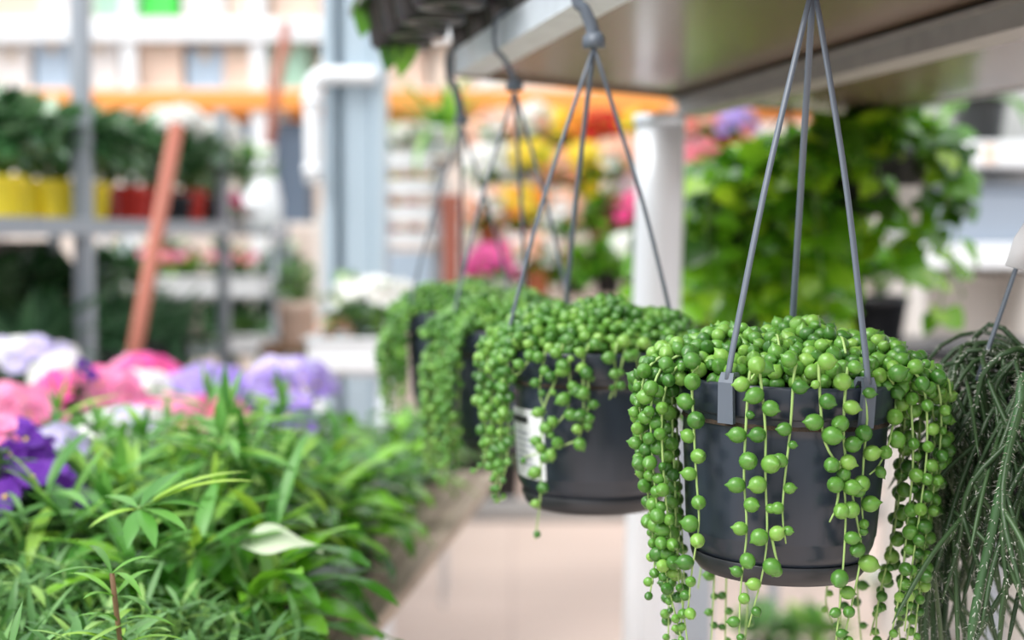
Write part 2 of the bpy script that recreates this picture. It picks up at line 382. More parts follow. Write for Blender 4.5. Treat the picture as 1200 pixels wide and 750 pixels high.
R0 = .085; HP = .15
def deep(prof): return [(r, z if z > .12 else -.007 + z * .127 / .12) for r, z in prof]
def hanging_pot(name, label, loc, tilt, angles, apex, hook_pts, ext, mound_n, fine, group, mh=.043, cx=0.0, name_part='bead_leaf_mound'):
    root = thing(name, label, 'hanging plant', loc, 0, group); root.rotation_euler = (0, tilt, 0)
    prof = [(0, .003), (.05, .002), (.0645, .0035), (.0685, .0085), (.0712, .0165), (.0705, .018)]
    mb = MB(); mb.lathe(deep(prof), 64); mb.obj('saucer', M['saucer'], root)
    prof = [(0, .016), (.066, .0165), (.0695, .0185), (.0732, .0265), (.0748, .0335), (.0752, .0342), (.0755, .036), (.0806, .108), (.0803, .1095), (.081, .125), (.0835, .1262), (.0845, .1275), (.0858, .1485), (.085, .1505), (.0835, .151), (.0828, .149), (.0815, .122), (.078, .118)]
    mb = MB(); mb.lathe(deep(prof), 96); pot = mb.obj('pot', M['pot'], root)
    mb = MB(); mb.lathe([(0.082, .118), (.076, .136), (.06, .15), (.035, .163), (0.0005, .168)], 40); mb.obj('soil', M['soil'], root)
    # straps with clips over the rim
    for a in angles:
        a = math.radians(a); u = V(math.cos(a), math.sin(a), 0); tg = V(-u.y, u.x, 0)
        clip = u * (R0 + .0045) + V(0, 0, .158)
        st = MB(); mid = clip.lerp(apex, .5) + u * .004
        st.tube(smooth_path([clip + V(0, 0, -.004), clip.lerp(apex, .12) + u * .001, mid, apex + V(0, 0, -.006)], 14), [.0031] + [.0027] * 12 + [.0023], 8, flat=.75)
        so_ = st.obj('strap', M['strap'], root)
        c = MB(); c.band([u * (R0 - .006) + V(0, 0, .139), u * (R0 - .0055) + V(0, 0, .152), u * (R0 - .002) + V(0, 0, .158), u * (R0 + .0035) + V(0, 0, .158), u * (R0 + .0055) + V(0, 0, .152), u * (R0 + .0035) + V(0, 0, .121)], tg, [.011, .011, .011, .011, .0125, .0135], .0035)
        c.obj('rim_clip', M['strap'], so_, smooth=False)
    # hook
    hk = MB()
    hk.band([apex + V(0, 0, -.007), apex + V(0, 0, .001), apex + V(-.0015, 0, .007)], V(.95, -.3, 0), [.0205, .0205, .016], .009)
    pth = smooth_path([apex + V(-.001, 0, .004)] + hook_pts, 22)
    hk.tube(pth, [.0072] + [.0066 - .0022 * (i / 20) for i in range(21)], 8, flat=.6)
    hk.obj('hook', M['strap'], root)
    # mound of bead leaves
    mb = MB(); placed = []
    tries = 0
    while len(placed) < mound_n and tries < mound_n * 60:
        tries += 1
        th = U(0, 2 * PI); q_ = math.sqrt(U(0, 1)) * 1.02
        e = ext(th); rho = R0 * e * q_
        x, y = rho * math.cos(th) + cx * (1 - q_), rho * math.sin(th)
        over = max(0, rho - R0 * .98)
        z = .159 + mh * (1 - q_ ** 2.2) + .007 * math.sin(x * 95 + y * 40) * (1 - q_) + U(-.008, .006) - over * (.35 if th > 0 else .5)
        p = V(x, y, z); ok = True
        for o in placed:
            if (o - p).length_squared < .0086 ** 2: ok = False; break
        if not ok: continue
        placed.append(p)
        a = V(x, y, 0); a = (a.normalized() if a.length > .003 else V(0, 0, 0)) * .6 + V(U(-.8, .8), U(-.8, .8), U(-.1, 1.0))
        put_bead(mb, p, a, .0057 * U(.78, 1.2), fine)
    for _ in range(int(mound_n / 40)):   # runners seen between the leaves
        p = random.choice(placed); a = U(0, 2 * PI); d = V(math.cos(a), math.sin(a), 0)
        mb.tube(smooth_path([p - d * .02 + V(0, 0, -.004), p + V(0, 0, .006), p + d * .02 + V(0, 0, -.005)], 8), .001, 5, 0)
    mb.obj(name_part, [M['bead_stem'], M['bead']], root)
    return root

def over_rim(th, out, drop, z_end_wob=.006, in_r=.055, lift=.166, swing=0.0, squash=1.0):
    """a strand that leaves the mound, crosses the rim and hangs"""
    u = V(math.cos(th), math.sin(th), 0); t = V(-u.y, u.x, 0)
    r1 = R0 + .004 + out * .45; r2 = R0 + .006 + out
    pts = [u * in_r + V(0, 0, lift), u * (R0 - .002) + V(0, 0, .162), u * r1 + V(0, 0, .152 - out * .4), u * r2 + V(0, 0, .126 - out)]
    k = 4; side = 0
    for i in range(1, k + 1):
        f = i / k; side += U(-1, 1) * z_end_wob
        pts.append(u * (r2 - f * swing) + t * side + V(0, 0, .126 - out - f * max(.01, drop - .02)))
    return pts

BEADGRP = 'string of pearls plants in hanging pots'
RIMZ = -.115
def base_at(px, Y, zrel=RIMZ): return V((px - 600) / FPX * Y, Y, CAM_Z + zrel - HP)

# ---- nearest pot
Y1 = 1.134; t1 = math.radians(1.6)
base1 = P(921, 443, Y1) - V(0, 0, HP) - V(HP * math.sin(t1), 0, 0)
def ext1(th):
    c = math.cos(th); s = math.sin(th); k = .56 if c > 0 else .46
    return .88 + (k + .05) * abs(c) ** (9 if c > 0 else 16) if s < 0 else 1.0 + (k - .07) * abs(c) ** 2.2
def hook_to_beam(base, apex, sc=1.0):
    """hook path in pot coordinates: up from the straps, outside the beam, over its top"""
    apex = apex * sc; Y = base.y + apex.y; bx = fx(Y) - base.x; zb = ZS - base.z; Yl = apex.y
    ax, az = apex.x, apex.z
    dx = bx - ax
    return [p / sc for p in (V(ax + dx * .22, Yl, az + (zb - az) * .3), V(ax + dx * .8 - .003, Yl, az + (zb - az) * .72), V(bx - .009, Yl, zb - .004), V(bx - .009, Yl, zb + .03), V(bx + .004, Yl, zb + .0425), V(bx + .022, Yl, zb + .0415))]
apexA = V((930 - 600) / FPX * Y1 - base1.x, 0, CAM_Z + .205 - base1.z)
pot1 = hanging_pot('hanging_pearl_plant', 'string of pearls in the nearest, sharply focused dark pot, its strands longest', base1, t1, (230, 301.5, 77), apexA, hook_to_beam(base1, apexA), ext1, 600, True, BEADGRP, .026, .012)
inv1 = (Matrix.Translation(base1) @ Euler((0, t1, 0)).to_matrix().to_4x4()).inverted()
def front_pts(pix, inv, base, Yc, off=.008, sc=1.0):
    """points on the front of a pot (just off its wall) below the given photo pixels"""
    out = []
    for px, py in pix:
        dy = 0
        for _ in range(4):
            p = P(px, py, Yc - dy); x = p.x - base.x; rad = (R0 + off) * sc
            dy = math.sqrt(max(rad * rad - x * x, 0.0))
        out.append(inv @ p)
    return out
FRONT1 = [[(818, 428), (811, 444), (813, 500), (816, 560), (819, 613), (811, 668), (806, 717)],
    [(884, 425), (878, 442), (874, 504), (872, 560), (875, 624), (868, 690), (866, 760)],
    [(889, 428), (892, 449), (897, 504), (897, 560), (899, 622), (894, 670), (877, 735)],
    [(933, 425), (930, 444), (926, 504), (920, 558), (917, 602), (921, 637)],
    [(960, 425), (960, 446), (966, 515), (985, 553), (991, 600), (987, 679), (979, 758)],
    [(994, 430), (991, 452), (989, 520), (1003, 602), (1009, 646), (1000, 700), (988, 752)],
    [(1012, 460), (1016, 490), (1012, 540), (1010, 590), (1013, 625)],
    [(1042, 440), (1050, 465), (1043, 515), (1030, 545), (1019, 556)],
    [(985, 540), (981, 590), (972, 612)],
    [(904, 628), (910, 655), (916, 668)]]
for pix in FRONT1:
    strand(pot1, front_pts(pix, inv1, base1, Y1), r=.0063, gap=.0162 if len(pix) > 3 else .02, start=.0)
# left flank, right flank, and the ones behind
def flank(root, inv, Yc, pix, dy, r=.0056, gap=.0105, fine=True):
    pts = [inv @ P(px, py, Yc + dy + U(-.004, .004)) for px, py in pix]
    c = inv @ P(pix[0][0], pix[0][1], Yc); 
    return strand(root, pts, r=r, gap=gap, fine=fine, skip=.04)
LEFT1 = [([(800, 405), (765, 425), (752, 455), (750, 500), (757, 560), (764, 620), (767, 660), (761, 700)], -.02),
    ([(812, 408), (778, 428), (764, 465), (764, 530), (772, 610), (780, 670), (795, 735), (800, 750)], -.03),
    ([(815, 420), (788, 436), (776, 480), (778, 560), (786, 630), (797, 690), (808, 770)], -.035),
    ([(812, 415), (790, 440), (788, 500), (791, 570), (793, 640), (801, 700), (793, 765)], -.01),
    ([(800, 410), (770, 430), (757, 470), (756, 510), (750, 548), (744, 556)], .0),
    ([(820, 415), (785, 430), (772, 470), (783, 540), (790, 600), (788, 660), (784, 700), (783, 760)], .02),
    ([(790, 400), (760, 425), (750, 470), (756, 530), (768, 600), (775, 660), (780, 690)], .01),
    ([(812, 412), (793, 440), (794, 520), (797, 580), (800, 640), (802, 690)], .03),
    ([(808, 412), (783, 440), (780, 500), (787, 560), (796, 620), (790, 680), (786, 720)], .0)]
for pix, dy in LEFT1: flank(pot1, inv1, Y1, pix, dy)
RIGHT1 = [([(1050, 420), (1085, 432), (1100, 455), (1103, 500), (1098, 550), (1086, 620), (1078, 690), (1070, 760)], -.03),
    ([(1045, 425), (1075, 440), (1085, 470), (1086, 530), (1078, 600), (1068, 670), (1060, 740)], -.045),
    ([(1040, 420), (1065, 440), (1068, 480), (1070, 540), (1064, 610), (1055, 690), (1040, 765)], -.04),
    ([(1050, 415), (1088, 425), (1106, 460), (1108, 490), (1105, 540), (1085, 600), (1075, 660), (1082, 715)], .0),
    ([(1050, 418), (1080, 435), (1093, 480), (1094, 540), (1080, 610), (1070, 700), (1060, 770)], -.01),
    ([(1040, 415), (1060, 435), (1060, 500), (1055, 570), (1045, 640), (1030, 700), (1025, 760)], .0),
    ([(1045, 415), (1072, 435), (1078, 490), (1074, 560), (1062, 640), (1052, 710), (1056, 760)], .02),
    ([(1030, 415), (1055, 440), (1056, 510), (1050, 590), (1040, 660), (1020, 745)], .03)]
for pix, dy in RIGHT1: flank(pot1, inv1, Y1, pix, dy)
BACK1 = [([(842, 440), (845, 560), (839, 640), (835, 720), (833, 760)], .07), ([(855, 440), (856, 560), (852, 650), (850, 740), (851, 765)], .075),
    ([(868, 440), (872, 560), (868, 650), (876, 700), (872, 760)], .08), ([(965, 440), (968, 600), (972, 660), (968, 705), (976, 730)], .08),
    ([(985, 440), (990, 600), (985, 680), (985, 760)], .075), ([(1010, 440), (1008, 600), (1005, 690), (1010, 760)], .07), ([(828, 440), (828, 560), (823, 650), (818, 690)], .06)]
for pix, dy in BACK1:
    u0 = inv1 @ P(pix[0][0], 430, Y1 + dy)
    strand(pot1, [V(u0.x, u0.y * .7, .166)] + [inv1 @ P(px, py, Y1 + dy + .022) for px, py in pix], r=.005, gap=.0165)

# ---- second pot with the paper label
Y2 = 1.454; K2 = 1.045; base2 = base_at(697, Y2) - V(0, 0, HP * (K2 - 1) + .001); inv2 = (Matrix.Translation(base2) @ Matrix.Scale(K2, 4)).inverted()
apexB = V((695 - 600) / FPX * Y2 - base2.x, 0, CAM_Z + .196 - base2.z) / K2
def ext2(th):
    c, s = math.cos(th), math.sin(th); k = .27 if c < 0 else .35
    return .84 + (k + .16) * abs(c) ** 7 if s < 0 else 1 + k * abs(c) ** 2 + .2 * s
pot2 = hanging_pot('hanging_pearl_plant', 'string of pearls in the dark pot with a white paper label', base2, 0, (193, 108, 20), apexB, hook_to_beam(base2, apexB, K2), ext2, 620, True, BEADGRP, .028); pot2.scale = (K2, K2, K2)
FRONT2 = [[(660, 400), (656, 425), (650, 448), (637, 480), (634, 530), (633, 585), (627, 632)], [(692, 400), (683, 425), (684, 460), (680, 510), (650, 525), (612, 537)], [(724, 400), (720, 420), (722, 445), (714, 468)],
    [(735, 400), (728, 430), (724, 445), (720, 465)], [(666, 420), (668, 450), (665, 480), (650, 500), (640, 512)], [(625, 405), (618, 425), (605, 440), (600, 432)], [(688, 430), (690, 470), (685, 500), (690, 505)],
    [(640, 405), (636, 430), (632, 460), (640, 485)], [(748, 400), (746, 420), (750, 440)]]
for pix in FRONT2: strand(pot2, front_pts(pix, inv2, base2, Y2, sc=K2), r=.0057, gap=.0125)
LEFT2 = [[(612, 385), (590, 400), (578, 440), (576, 500), (580, 560), (584, 588)], [(618, 390), (598, 405), (590, 450), (588, 520), (582, 580), (592, 585)], [(605, 385), (582, 400), (568, 440), (570, 500), (568, 540), (555, 553)],
    [(610, 395), (596, 420), (596, 480), (594, 540), (585, 575)], [(600, 380), (575, 395), (563, 430), (565, 480), (572, 530)], [(608, 390), (590, 410), (583, 470), (590, 530), (588, 560)], [(600, 385), (573, 400), (575, 450), (580, 500), (588, 540)]]
for i, pix in enumerate(LEFT2): flank(pot2, inv2, Y2, pix, (-.03, -.045, -.015, -.05, .01, -.02, .02)[i], fine=False, r=.0055)
for th in (200, 207, 330, 345, 355):
    strand(pot2, over_rim(math.radians(th), U(.004, .012), U(.03, .09)), r=.0055, gap=.0115, fine=False)
for th in (20, 40, 70, 110, 140, 160):
    strand(pot2, over_rim(math.radians(th), U(.0, .01), U(.04, .1)), r=.0052, gap=.014, fine=False)
# paper label on the left of the pot wall
def wall_r(z): return .0755 + (.0806 - .0755) * (z - .036) / .072
def label_patch(a0, a1, z0, z1, mi, mb, off, n=10, skew=.0):
    vs = []; 
    for j in range(3):
        for i in range(n + 1):
            a = math.radians(a0 + (a1 - a0) * i / n); z = z0 + (z1 - z0) * j / 2 - skew * (i / n - .5)
            r = wall_r(z) + off; vs.append((r * math.cos(a), r * math.sin(a), z))
    fs = [(j * (n + 1) + i, j * (n + 1) + i + 1, (j + 1) * (n + 1) + i + 1, (j + 1) * (n + 1) + i) for j in range(2) for i in range(n)]
    mb.add(vs, fs, mi)
mb = MB(); label_patch(187, 230, .028, .095, 0, mb, .0006); lab = mb.obj('paper_label', M['paper'], pot2); lab['label'] = 'white paper label with a black bar'
mb = MB(); label_patch(190, 214, .081, .0875, 0, mb, .0010)
for k in range(6): label_patch(192, 221 - 4 * (k % 3), .04 + k * .006, .0425 + k * .006, 1, mb, .0010)
mb.obj('print', [M['ink'], M['ink_grey']], lab)

# ---- third and fourth pots
Y3 = 1.83; base3 = base_at(604, Y3) - V(0, 0, .006); inv3 = Matrix.Translation(base3).inverted()
apexC = V((603 - 600) / FPX * Y3 - base3.x, 0, CAM_Z + .19 - base3.z)
pot3 = hanging_pot('hanging_pearl_plant', 'string of pearls hanging directly behind the labelled pot, strands thick on its left', base3, 0, (205, 80, 325), apexC, hook_to_beam(base3, apexC), lambda th: .94 + (.44 if math.cos(th) < 0 else .2) * abs(math.cos(th)) ** 4, 430, False, BEADGRP, .03)
for i in range(24):
    th = math.radians(U(160, 228)); strand(pot3, over_rim(th, U(.006, .028), U(.1, .17), .004), r=.0056, gap=.011, fine=False)
for th in (300, 330): strand(pot3, over_rim(math.radians(th), U(.002, .01), U(.03, .08)), r=.0055, gap=.0125, fine=False)
Y4 = 2.15; base4 = base_at(541, Y4); inv4 = Matrix.Translation(base4).inverted()
apexD = V((541 - 600) / FPX * Y4 - base4.x, 0, CAM_Z + .172 - base4.z)
pot4 = hanging_pot('hanging_pearl_plant', 'farthest and blurriest string of pearls, at the end of the shelf beam', base4, 0, (212, 92, 332), apexD, hook_to_beam(base4, apexD), lambda th: .93 + .36 * abs(math.cos(th)) ** 5, 400, False, BEADGRP, .028)
for i in range(22):
    strand(pot4, over_rim(math.radians(U(150, 206)), U(.012, .034), U(.05, .14), .004), r=.0056, gap=.011, fine=False)
for i in range(8): strand(pot4, over_rim(math.radians(U(178, 218)), U(.0, .007), U(.06, .14), .003), r=.0056, gap=.011, fine=False)
for th in (285, 300): strand(pot4, over_rim(math.radians(th), U(.004, .012), U(.05, .12)), r=.0056, gap=.0115, fine=False)

# ------------------------------------------------------------------ mistletoe cactus in the pot at the right edge
Y5 = 1.2; base5 = V((1288 - 600) / FPX * Y5, Y5, CAM_Z - .125 - HP)
root = thing('hanging_mistletoe_cactus', 'dark hanging mistletoe cactus with bristly drooping stems at the right edge', 'hanging plant', base5)
mb = MB(); mb.lathe([(0, .003), (.05, .002), (.0645, .0035), (.0685, .0085), (.0712, .0165), (.0705, .018)], 48); mb.obj('saucer', M['saucer'], root)
mb = MB(); mb.lathe([(0, .016), (.0695, .0185), (.0755, .036), (.081, .125), (.0845, .1275), (.0858, .1485), (.0835, .151), (.0815, .122), (.078, .118)], 64); mb.obj('pot', M['pot'], root)
mb = MB(); mb.lathe([(.081, .12), (.06, .135), (.0005, .14)], 32); mb.obj('soil', M['soil'], root)
inv5 = Matrix.Translation(base5).inverted()
ap5 = V(.0, 0, CAM_Z + .2 - base5.z)
cl = inv5 @ P(1145, 446, Y5 - .02)
for i, p0 in enumerate((cl, V(.05, -.07, .156), V(.06, .065, .156))):
    mb = MB(); mb.tube(smooth_path([p0, p0.lerp(ap5, .4) + V(0, 0, -.004), ap5], 12), .0026, 8, flat=.7); s_ = mb.obj('strap', M['strap'], root)
    u = V(p0.x, p0.y, 0).normalized()
    mb = MB(); mb.band([u * .079 + V(0, 0, .14), u * .079 + V(0, 0, .157), u * .088 + V(0, 0, .157), u * .088 + V(0, 0, .125)], V(-u.y, u.x, 0), .013, .0035); mb.obj('rim_clip', M['strap'], s_, smooth=False)
    if i == 0:
        t0 = inv5 @ P(1194, 310, Y5 - .02)
        mb = MB(); mb.band([t0 + V(0, -.002, -.004), t0 + V(.006, -.004, .018), t0 + V(.013, -.005, .034)], V(1, .1, -.3), [.026, .026, .02], .0008)
        tg_ = mb.obj('price_tag', M['paper'], s_); tg_['label'] = 'white price tag on the strap'
mb = MB(); mb.band([ap5 + V(0, 0, -.006), ap5 + V(0, 0, .008)], V(1, 0, 0), .02, .009)
mb.tube(smooth_path([ap5 + V(0, 0, .004), ap5 + V(-.01, 0, .02), ap5 + V(-.018, 0, .032), ap5 + V(-.03, 0, .0395)], 10), .006, 8, flat=.6); mb.obj('hook', M['strap'], root)
def hairy(root, pts, r, hair, n=26, cm='cactus', dens=2.6, name='bristly_stem', forks=0):
    path = smooth_path(pts, n); mb = MB()
    runs = [path]
    for q_ in range(forks):
        i = random.randint(n // 3, n - 5); t = (path[i + 1] - path[i]).normalized(); d = (t + V(U(-.3, 1.2), U(-.8, .8), U(-.5, .5))).normalized(); ln = U(.05, .11)
        runs.append(smooth_path([path[i], path[i] + d * ln * .5 + V(0, 0, -.004), path[i] + d * ln + V(0, 0, -.022)], 10))
    for path in runs[1:]:
        mb.tube(path, [r * .85] * 8 + [r * .6, r * .1], 6, 0)
        for k in range(int(14 * dens / 2.6)):
            i = random.randint(0, 8); p = path[i].lerp(path[i + 1], U(0, 1)); tn = (path[i + 1] - path[i]).normalized(); a = Matrix.Rotation(U(0, 6.28), 3, tn) @ tn.orthogonal().normalized(); d = (a + tn * U(.1, .9)).normalized(); sd = d.cross(tn).normalized() * (r * .2); q0 = p + a * r * .8
            mb.add([q0 - sd, q0 + sd, q0 + d * hair * U(.7, 1.3)], [(0, 1, 2)], 1)
    path = runs[0]
    mb.tube(path, [r * (1 if i < n - 3 else (n - i) / 4 + .1) for i in range(n)], 7, 0)
    tot = sum((path[i + 1] - path[i]).length for i in range(n - 1)); cnt = int(tot / .0062 * dens)
    for k in range(cnt):
        t = U(0, n - 1.01); i = int(t); p = path[i].lerp(path[i + 1], t - i); tn = (path[i + 1] - path[i]).normalized()
        a = tn.orthogonal().normalized(); a = Matrix.Rotation(U(0, 2 * PI), 3, tn) @ a
        d = (a + tn * U(.1, .9)).normalized(); sd = d.cross(tn).normalized() * (r * .2 if r < .003 else r * .11)
        q0 = p + a * r * .9
        mb.add([q0 - sd, q0 + sd, q0 + d * hair * U(.7, 1.3)], [(0, 1, 2)], 1)
    return mb.obj(name, [M[cm], M['bristle']], root)
hairy(root, [V(-.05, -.055, .16), inv5 @ P(1203, 440, Y5 - .1), inv5 @ P(1194, 480, Y5 - .115), inv5 @ P(1180, 540, Y5 - .12), inv5 @ P(1163, 620, Y5 - .12), inv5 @ P(1148, 690, Y5 - .12), inv5 @ P(1134, 765, Y5 - .12)], .0040, .0046, 34, 'cactus_light', 9)['label'] = 'long pale stem in front'
for k in range(94):
    a = math.radians(U(128, 258)) if k < 84 else math.radians(U(258, 300)); u = V(math.cos(a), math.sin(a), 0); t = V(-u.y, u.x, 0)
    rch = U(.0, .1); dr = U(.04, .28); z0 = .15 + U(-.02, .03); side = U(-1.1, 1.1)
    p = [u * U(.02, .06) + V(0, 0, z0 - .01), u * (R0 + rch * .3) + V(0, 0, z0 + U(-.003, .02))]
    q_ = p[-1].copy(); m_ = random.randint(3, 5); h = V(u.x, u.y, -.1) * U(.3, 1.1) * (1 if rch > .03 else .4) + t * side
    for i in range(m_):
        h = h * .66 + V(U(-.6, .6), U(-.55, .55), U(-1.0, -.45)); q_ = q_ + h.normalized() * (dr + .05) / m_
        rr = math.hypot(q_.x, q_.y)
        if rr < R0 + .008: q_ = V(q_.x * (R0 + .01) / rr, q_.y * (R0 + .01) / rr, q_.z)
        px_ = 600 + (base5.x + q_.x) / (base5.y + q_.y) * FPX
        if px_ < 1086: q_ = V((1086 + U(0, 30) - 600) / FPX * (base5.y + q_.y) - base5.x, q_.y, q_.z)
        p.append(q_)
    hairy(root, p, U(.0019, .0027), .0036, 18, forks=4, dens=4.5)

# ------------------------------------------------------------------ black tray and plants on the shelf end
trz = ZS + .0365
tr = thing('nursery_tray', 'black plastic nursery tray overhanging the end of the overhead shelf', 'tray', (-.06, 1.96, trz), BEAM_ANG - PI / 2)
mb = MB(); 
def ring_box(mb, w_, d_, z0, z1, th):
    for sx in (-1, 1):
        mb.box((sx * w_ / 2, 0, (z0 + z1) / 2), (th, d_, z1 - z0)); mb.box((0, sx * d_ / 2, (z0 + z1) / 2), (w_, th, z1 - z0))
ring_box(mb, .25, .54, .055, .07, .012); mb.obj('rim_frame', M['black'], tr, smooth=False)
for i in range(2):
    for j in range(4):
        mb = MB(); mb.lathe([(.0005, .004), (.022, .003), (.024, .0), (.042, .0), (.045, .004), (.056, .062), (.059, .064), (.059, .07), (.053, .07), (.04, .01), (.0005, .009)], 24, 0, ((i - .5) * .124, (j - 1.5) * .132, 0)); mb.obj('cup', M['black'], tr)
def simple_pot(mb, r0, r1, h, seg=28, z=0.0, th=.004, lip=True):
    pr = [(0.0005, z + .002), (r0, z + .001), (r0 + .001, z + .003), (r1 - (.004 if lip else 0), z + h * .8)]
    if lip: pr += [(r1, z + h * .81)]
    pr += [(r1, z + h - .001), (r1 - th, z + h), (r1 - th - .002, z + h * .9), (.0005, z + h * .89)]
    return mb.lathe(pr, seg)

# ------------------------------------------------------------------ plant kits
def sphere_dir(lo=-.2):
    while True:
        d = V(U(-1, 1), U(-1, 1), U(-1, 1))
        if .05 < d.length < 1 and d.normalized().z > lo: return d.normalized()
def bush_mesh(mb, n, rx, ry, rz, c, L, W, droop=.5, lo=-.3, mi=0, core=.55, nseg=4, peak=.42, stem_mi=None):
    for _ in range(n):
        d = sphere_dir(lo); k = U(core, 1)
        p = V(c[0] + d.x * rx * k, c[1] + d.y * ry * k, c[2] + d.z * rz * k)
        dd = (d + V(U(-.7, .7), U(-.7, .7), U(-.4, .7))).normalized()
        s_ = U(.7, 1.25)
        mb.leaf(p - dd * L * .4, dd, L * s_, W * s_, droop * U(.5, 1.5), .25, nseg, mi, peak)
        if stem_mi is not None and _ % 3 == 0:
            mb.tube([V(c[0] * .6, c[1] * .6, c[2] - rz * .9), V((p.x + c[0]) / 2, (p.y + c[1]) / 2, c[2] - rz * .2), p - dd * L * .4], .0022, 4, stem_mi, False)
def flower_mesh(name, r, pm, petals=5, cup=.15, eye=.14):
    mb = MB()
    for k in range(petals):
        a = 2 * PI * k / petals; u = V(math.cos(a), math.sin(a), 0); t = V(-u.y, u.x, 0); w_ = r * (1.25 * math.sin(PI / petals) + .12)
        vs = [u * r * .05]; n = 7
        for i in range(n):
            b_ = -1 + 2 * i / (n - 1); rr = r * (1 - .28 * b_ * b_ ** 1) * (1 - .06 * math.cos(b_ * 9)); ln = .55 if abs(b_) > .9 else 1
            vs.append(u * rr * ln * 1.0 + t * (w_ * b_ * (.75 if abs(b_) > .9 else 1)) + V(0, 0, cup * r * (1 if abs(b_) < .9 else .5) + .002 * k + .05 * r * math.sin(3 * b_ + k)))
        mb.add(vs, [(0, i, i + 1) for i in range(1, n)], 0)
    mb.lathe([(r * eye, cup * .3 * r), (r * eye * .8, cup * .3 * r + .08 * r), (.0001, cup * .3 * r + .12 * r)], 8, 1)
    me = mb.obj(name, [pm, M['eye']]); d = me.data; bpy.data.objects.remove(me); return d
FLM = {k: flower_mesh('flower', .021, M['fl_' + k], 5) for k in FL}
PANSY = {k: flower_mesh('flower', .026, M['fl_' + k], 5, .05, .16) for k in ('purple', 'lilac', 'lav')}
def blooms(root, n, col, c, rx, ry, rz, lo=.1, sc=1.0, kind=FLM, face=None, name='flower'):
    """n flowers over the upper part of a crown, each a part of its own"""
    ga = PI * (3 - math.sqrt(5))
    for i in range(n):
        z = 1 - (i + .5) / n * (1 - lo); a = i * ga + U(-.2, .2); r_ = math.sqrt(max(0, 1 - z * z))
        d = V(r_ * math.cos(a), r_ * math.sin(a), z)
        p = V(c[0] + d.x * rx, c[1] + d.y * ry, c[2] + d.z * rz) + V(0, 0, U(-.006, .006))
        nd = (d + V(U(-.3, .3), U(-.3, .3) - (face or 0), U(-.1, .3))).normalized()
        cc = random.choice(col) if isinstance(col, (list, tuple)) else col
        q_ = nd.to_track_quat('Z', 'Y').to_euler(); share(name, kind[cc], root, p, (q_.x, q_.y, U(0, 6) * 0 + q_.z), sc * U(.85, 1.15))

# ------------------------------------------------------------------ display bench
E0 = V(-.2, 1.93, 0); BD = V(.127, .992, 0).normalized(); BN = V(-BD.y, BD.x, 0); BA = math.atan2(BD.y, BD.x)
ZB = CAM_Z - .55
def bp(s, t, z=0): p = E0 + BD * s + BN * t; return V(p.x, p.y, ZB + z)
S0, S1 = -1.35, 1.36
bench = thing('display_bench', 'low wooden plant bench with grey-brown edge planks along the aisle', 'bench', (*(E0 + BN * .8).xy, 0), BA - PI / 2)
def bl(s, t, z): return V(.8 - t, s, z)     # bench coordinates: x to the aisle, y along the edge
for k in range(4):
    mb = MB(); mb.box(bl((S0 + S1) / 2, .024 + k * .052, ZB - .0125), (.046, S1 - S0, .025), bev=.003); mb.obj('plank', M['wood'], bench, smooth=False)
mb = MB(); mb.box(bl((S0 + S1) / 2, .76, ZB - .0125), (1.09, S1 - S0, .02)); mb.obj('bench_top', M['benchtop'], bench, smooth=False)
for s_ in (S0 + .1, 0, S1 - .1):
    for t in (.45, 1.22):
        mb = MB(); mb.box(bl(s_, t, (ZB - .025) / 2), (.06, .06, ZB - .025), bev=.004); mb.obj('leg', M['wood'], bench, smooth=False)

# prototypes of the bench plants
def pot_part(root, m, r0=.045, r1=.06, h=.1):
    mb = MB(); simple_pot(mb, r0, r1, h); mb.obj('pot', m, root)
    mb = MB(); mb.lathe([(r1 - .008, h * .9), (.0005, h * .93)], 20); mb.obj('soil', M['soil'], root)
def fan_plant(pm):
    root = thing('fan_leaved_plant', '', 'potted plant'); pot_part(root, pm)
    mb = MB()
    for k in range(15):
        a = k * 2.4 + U(-.3, .3); lean = U(.15, .95) if k else .1; u = V(math.cos(a), math.sin(a), 0)
        H_ = U(.1, .18) * (1.2 - .4 * lean); tip = u * (.05 + .1 * lean) + V(0, 0, .09 + H_)
        mb.tube(smooth_path([u * .012 + V(0, 0, .085), u * (.03 + .03 * lean) + V(0, 0, .1 + H_ * .6), tip], 8), [.003 - .0015 * i / 7 for i in range(8)], 5, 1)
        ax = (u * lean + V(0, 0, 1.1 - .5 * lean)).normalized(); e1 = ax.orthogonal().normalized(); e2 = ax.cross(e1); m_ = random.randint(8, 11)
        for j in range(m_):
            b_ = j * 2 * PI / m_ * 1.618 * 1.0 + U(-.2, .2); el = U(.05, .75)
            d = (e1 * math.cos(b_) + e2 * math.sin(b_)) + ax * el
            mb.leaf(tip - ax * U(0, .035), d, U(.07, .105), U(.012, .017), U(.3, 1.0), .3, 5, 0, .45)
        for j in range(4): mb.leaf(tip, ax + V(U(-.3, .3), U(-.3, .3), 0), U(.035, .06), .01, .2, .4, 4, 0)
    mb.obj('foliage', [M['leaf_fan'], M['stem']], root); return root
def broad_plant(pm):
    root = thing('broad_leaved_plant', '', 'potted plant'); pot_part(root, pm)
    mb = MB()
    for k in range(44):
        a = k * 2.4 + U(-.4, .4); f = k / 44; u = V(math.cos(a), math.sin(a), 0)
        el = 1.5 - 1.45 * f + U(-.2, .2); st = U(.04, .1) * (1.15 - .3 * f)
        d = u + V(0, 0, el); d.normalize(); b0 = u * .018 + V(0, 0, .088); tip = b0 + d * st + V(0, 0, .02)
        mb.tube([b0, b0.lerp(tip, .5) + V(0, 0, .008), tip], .0022, 5, 1, False)
        mb.leaf(tip, d + V(0, 0, -.1), U(.085, .135), U(.034, .052), U(.5, 1.5), .16, 7, 0, .42, wave=.003)
    mb.obj('foliage', [M['leaf_broad'], M['stem']], root); return root
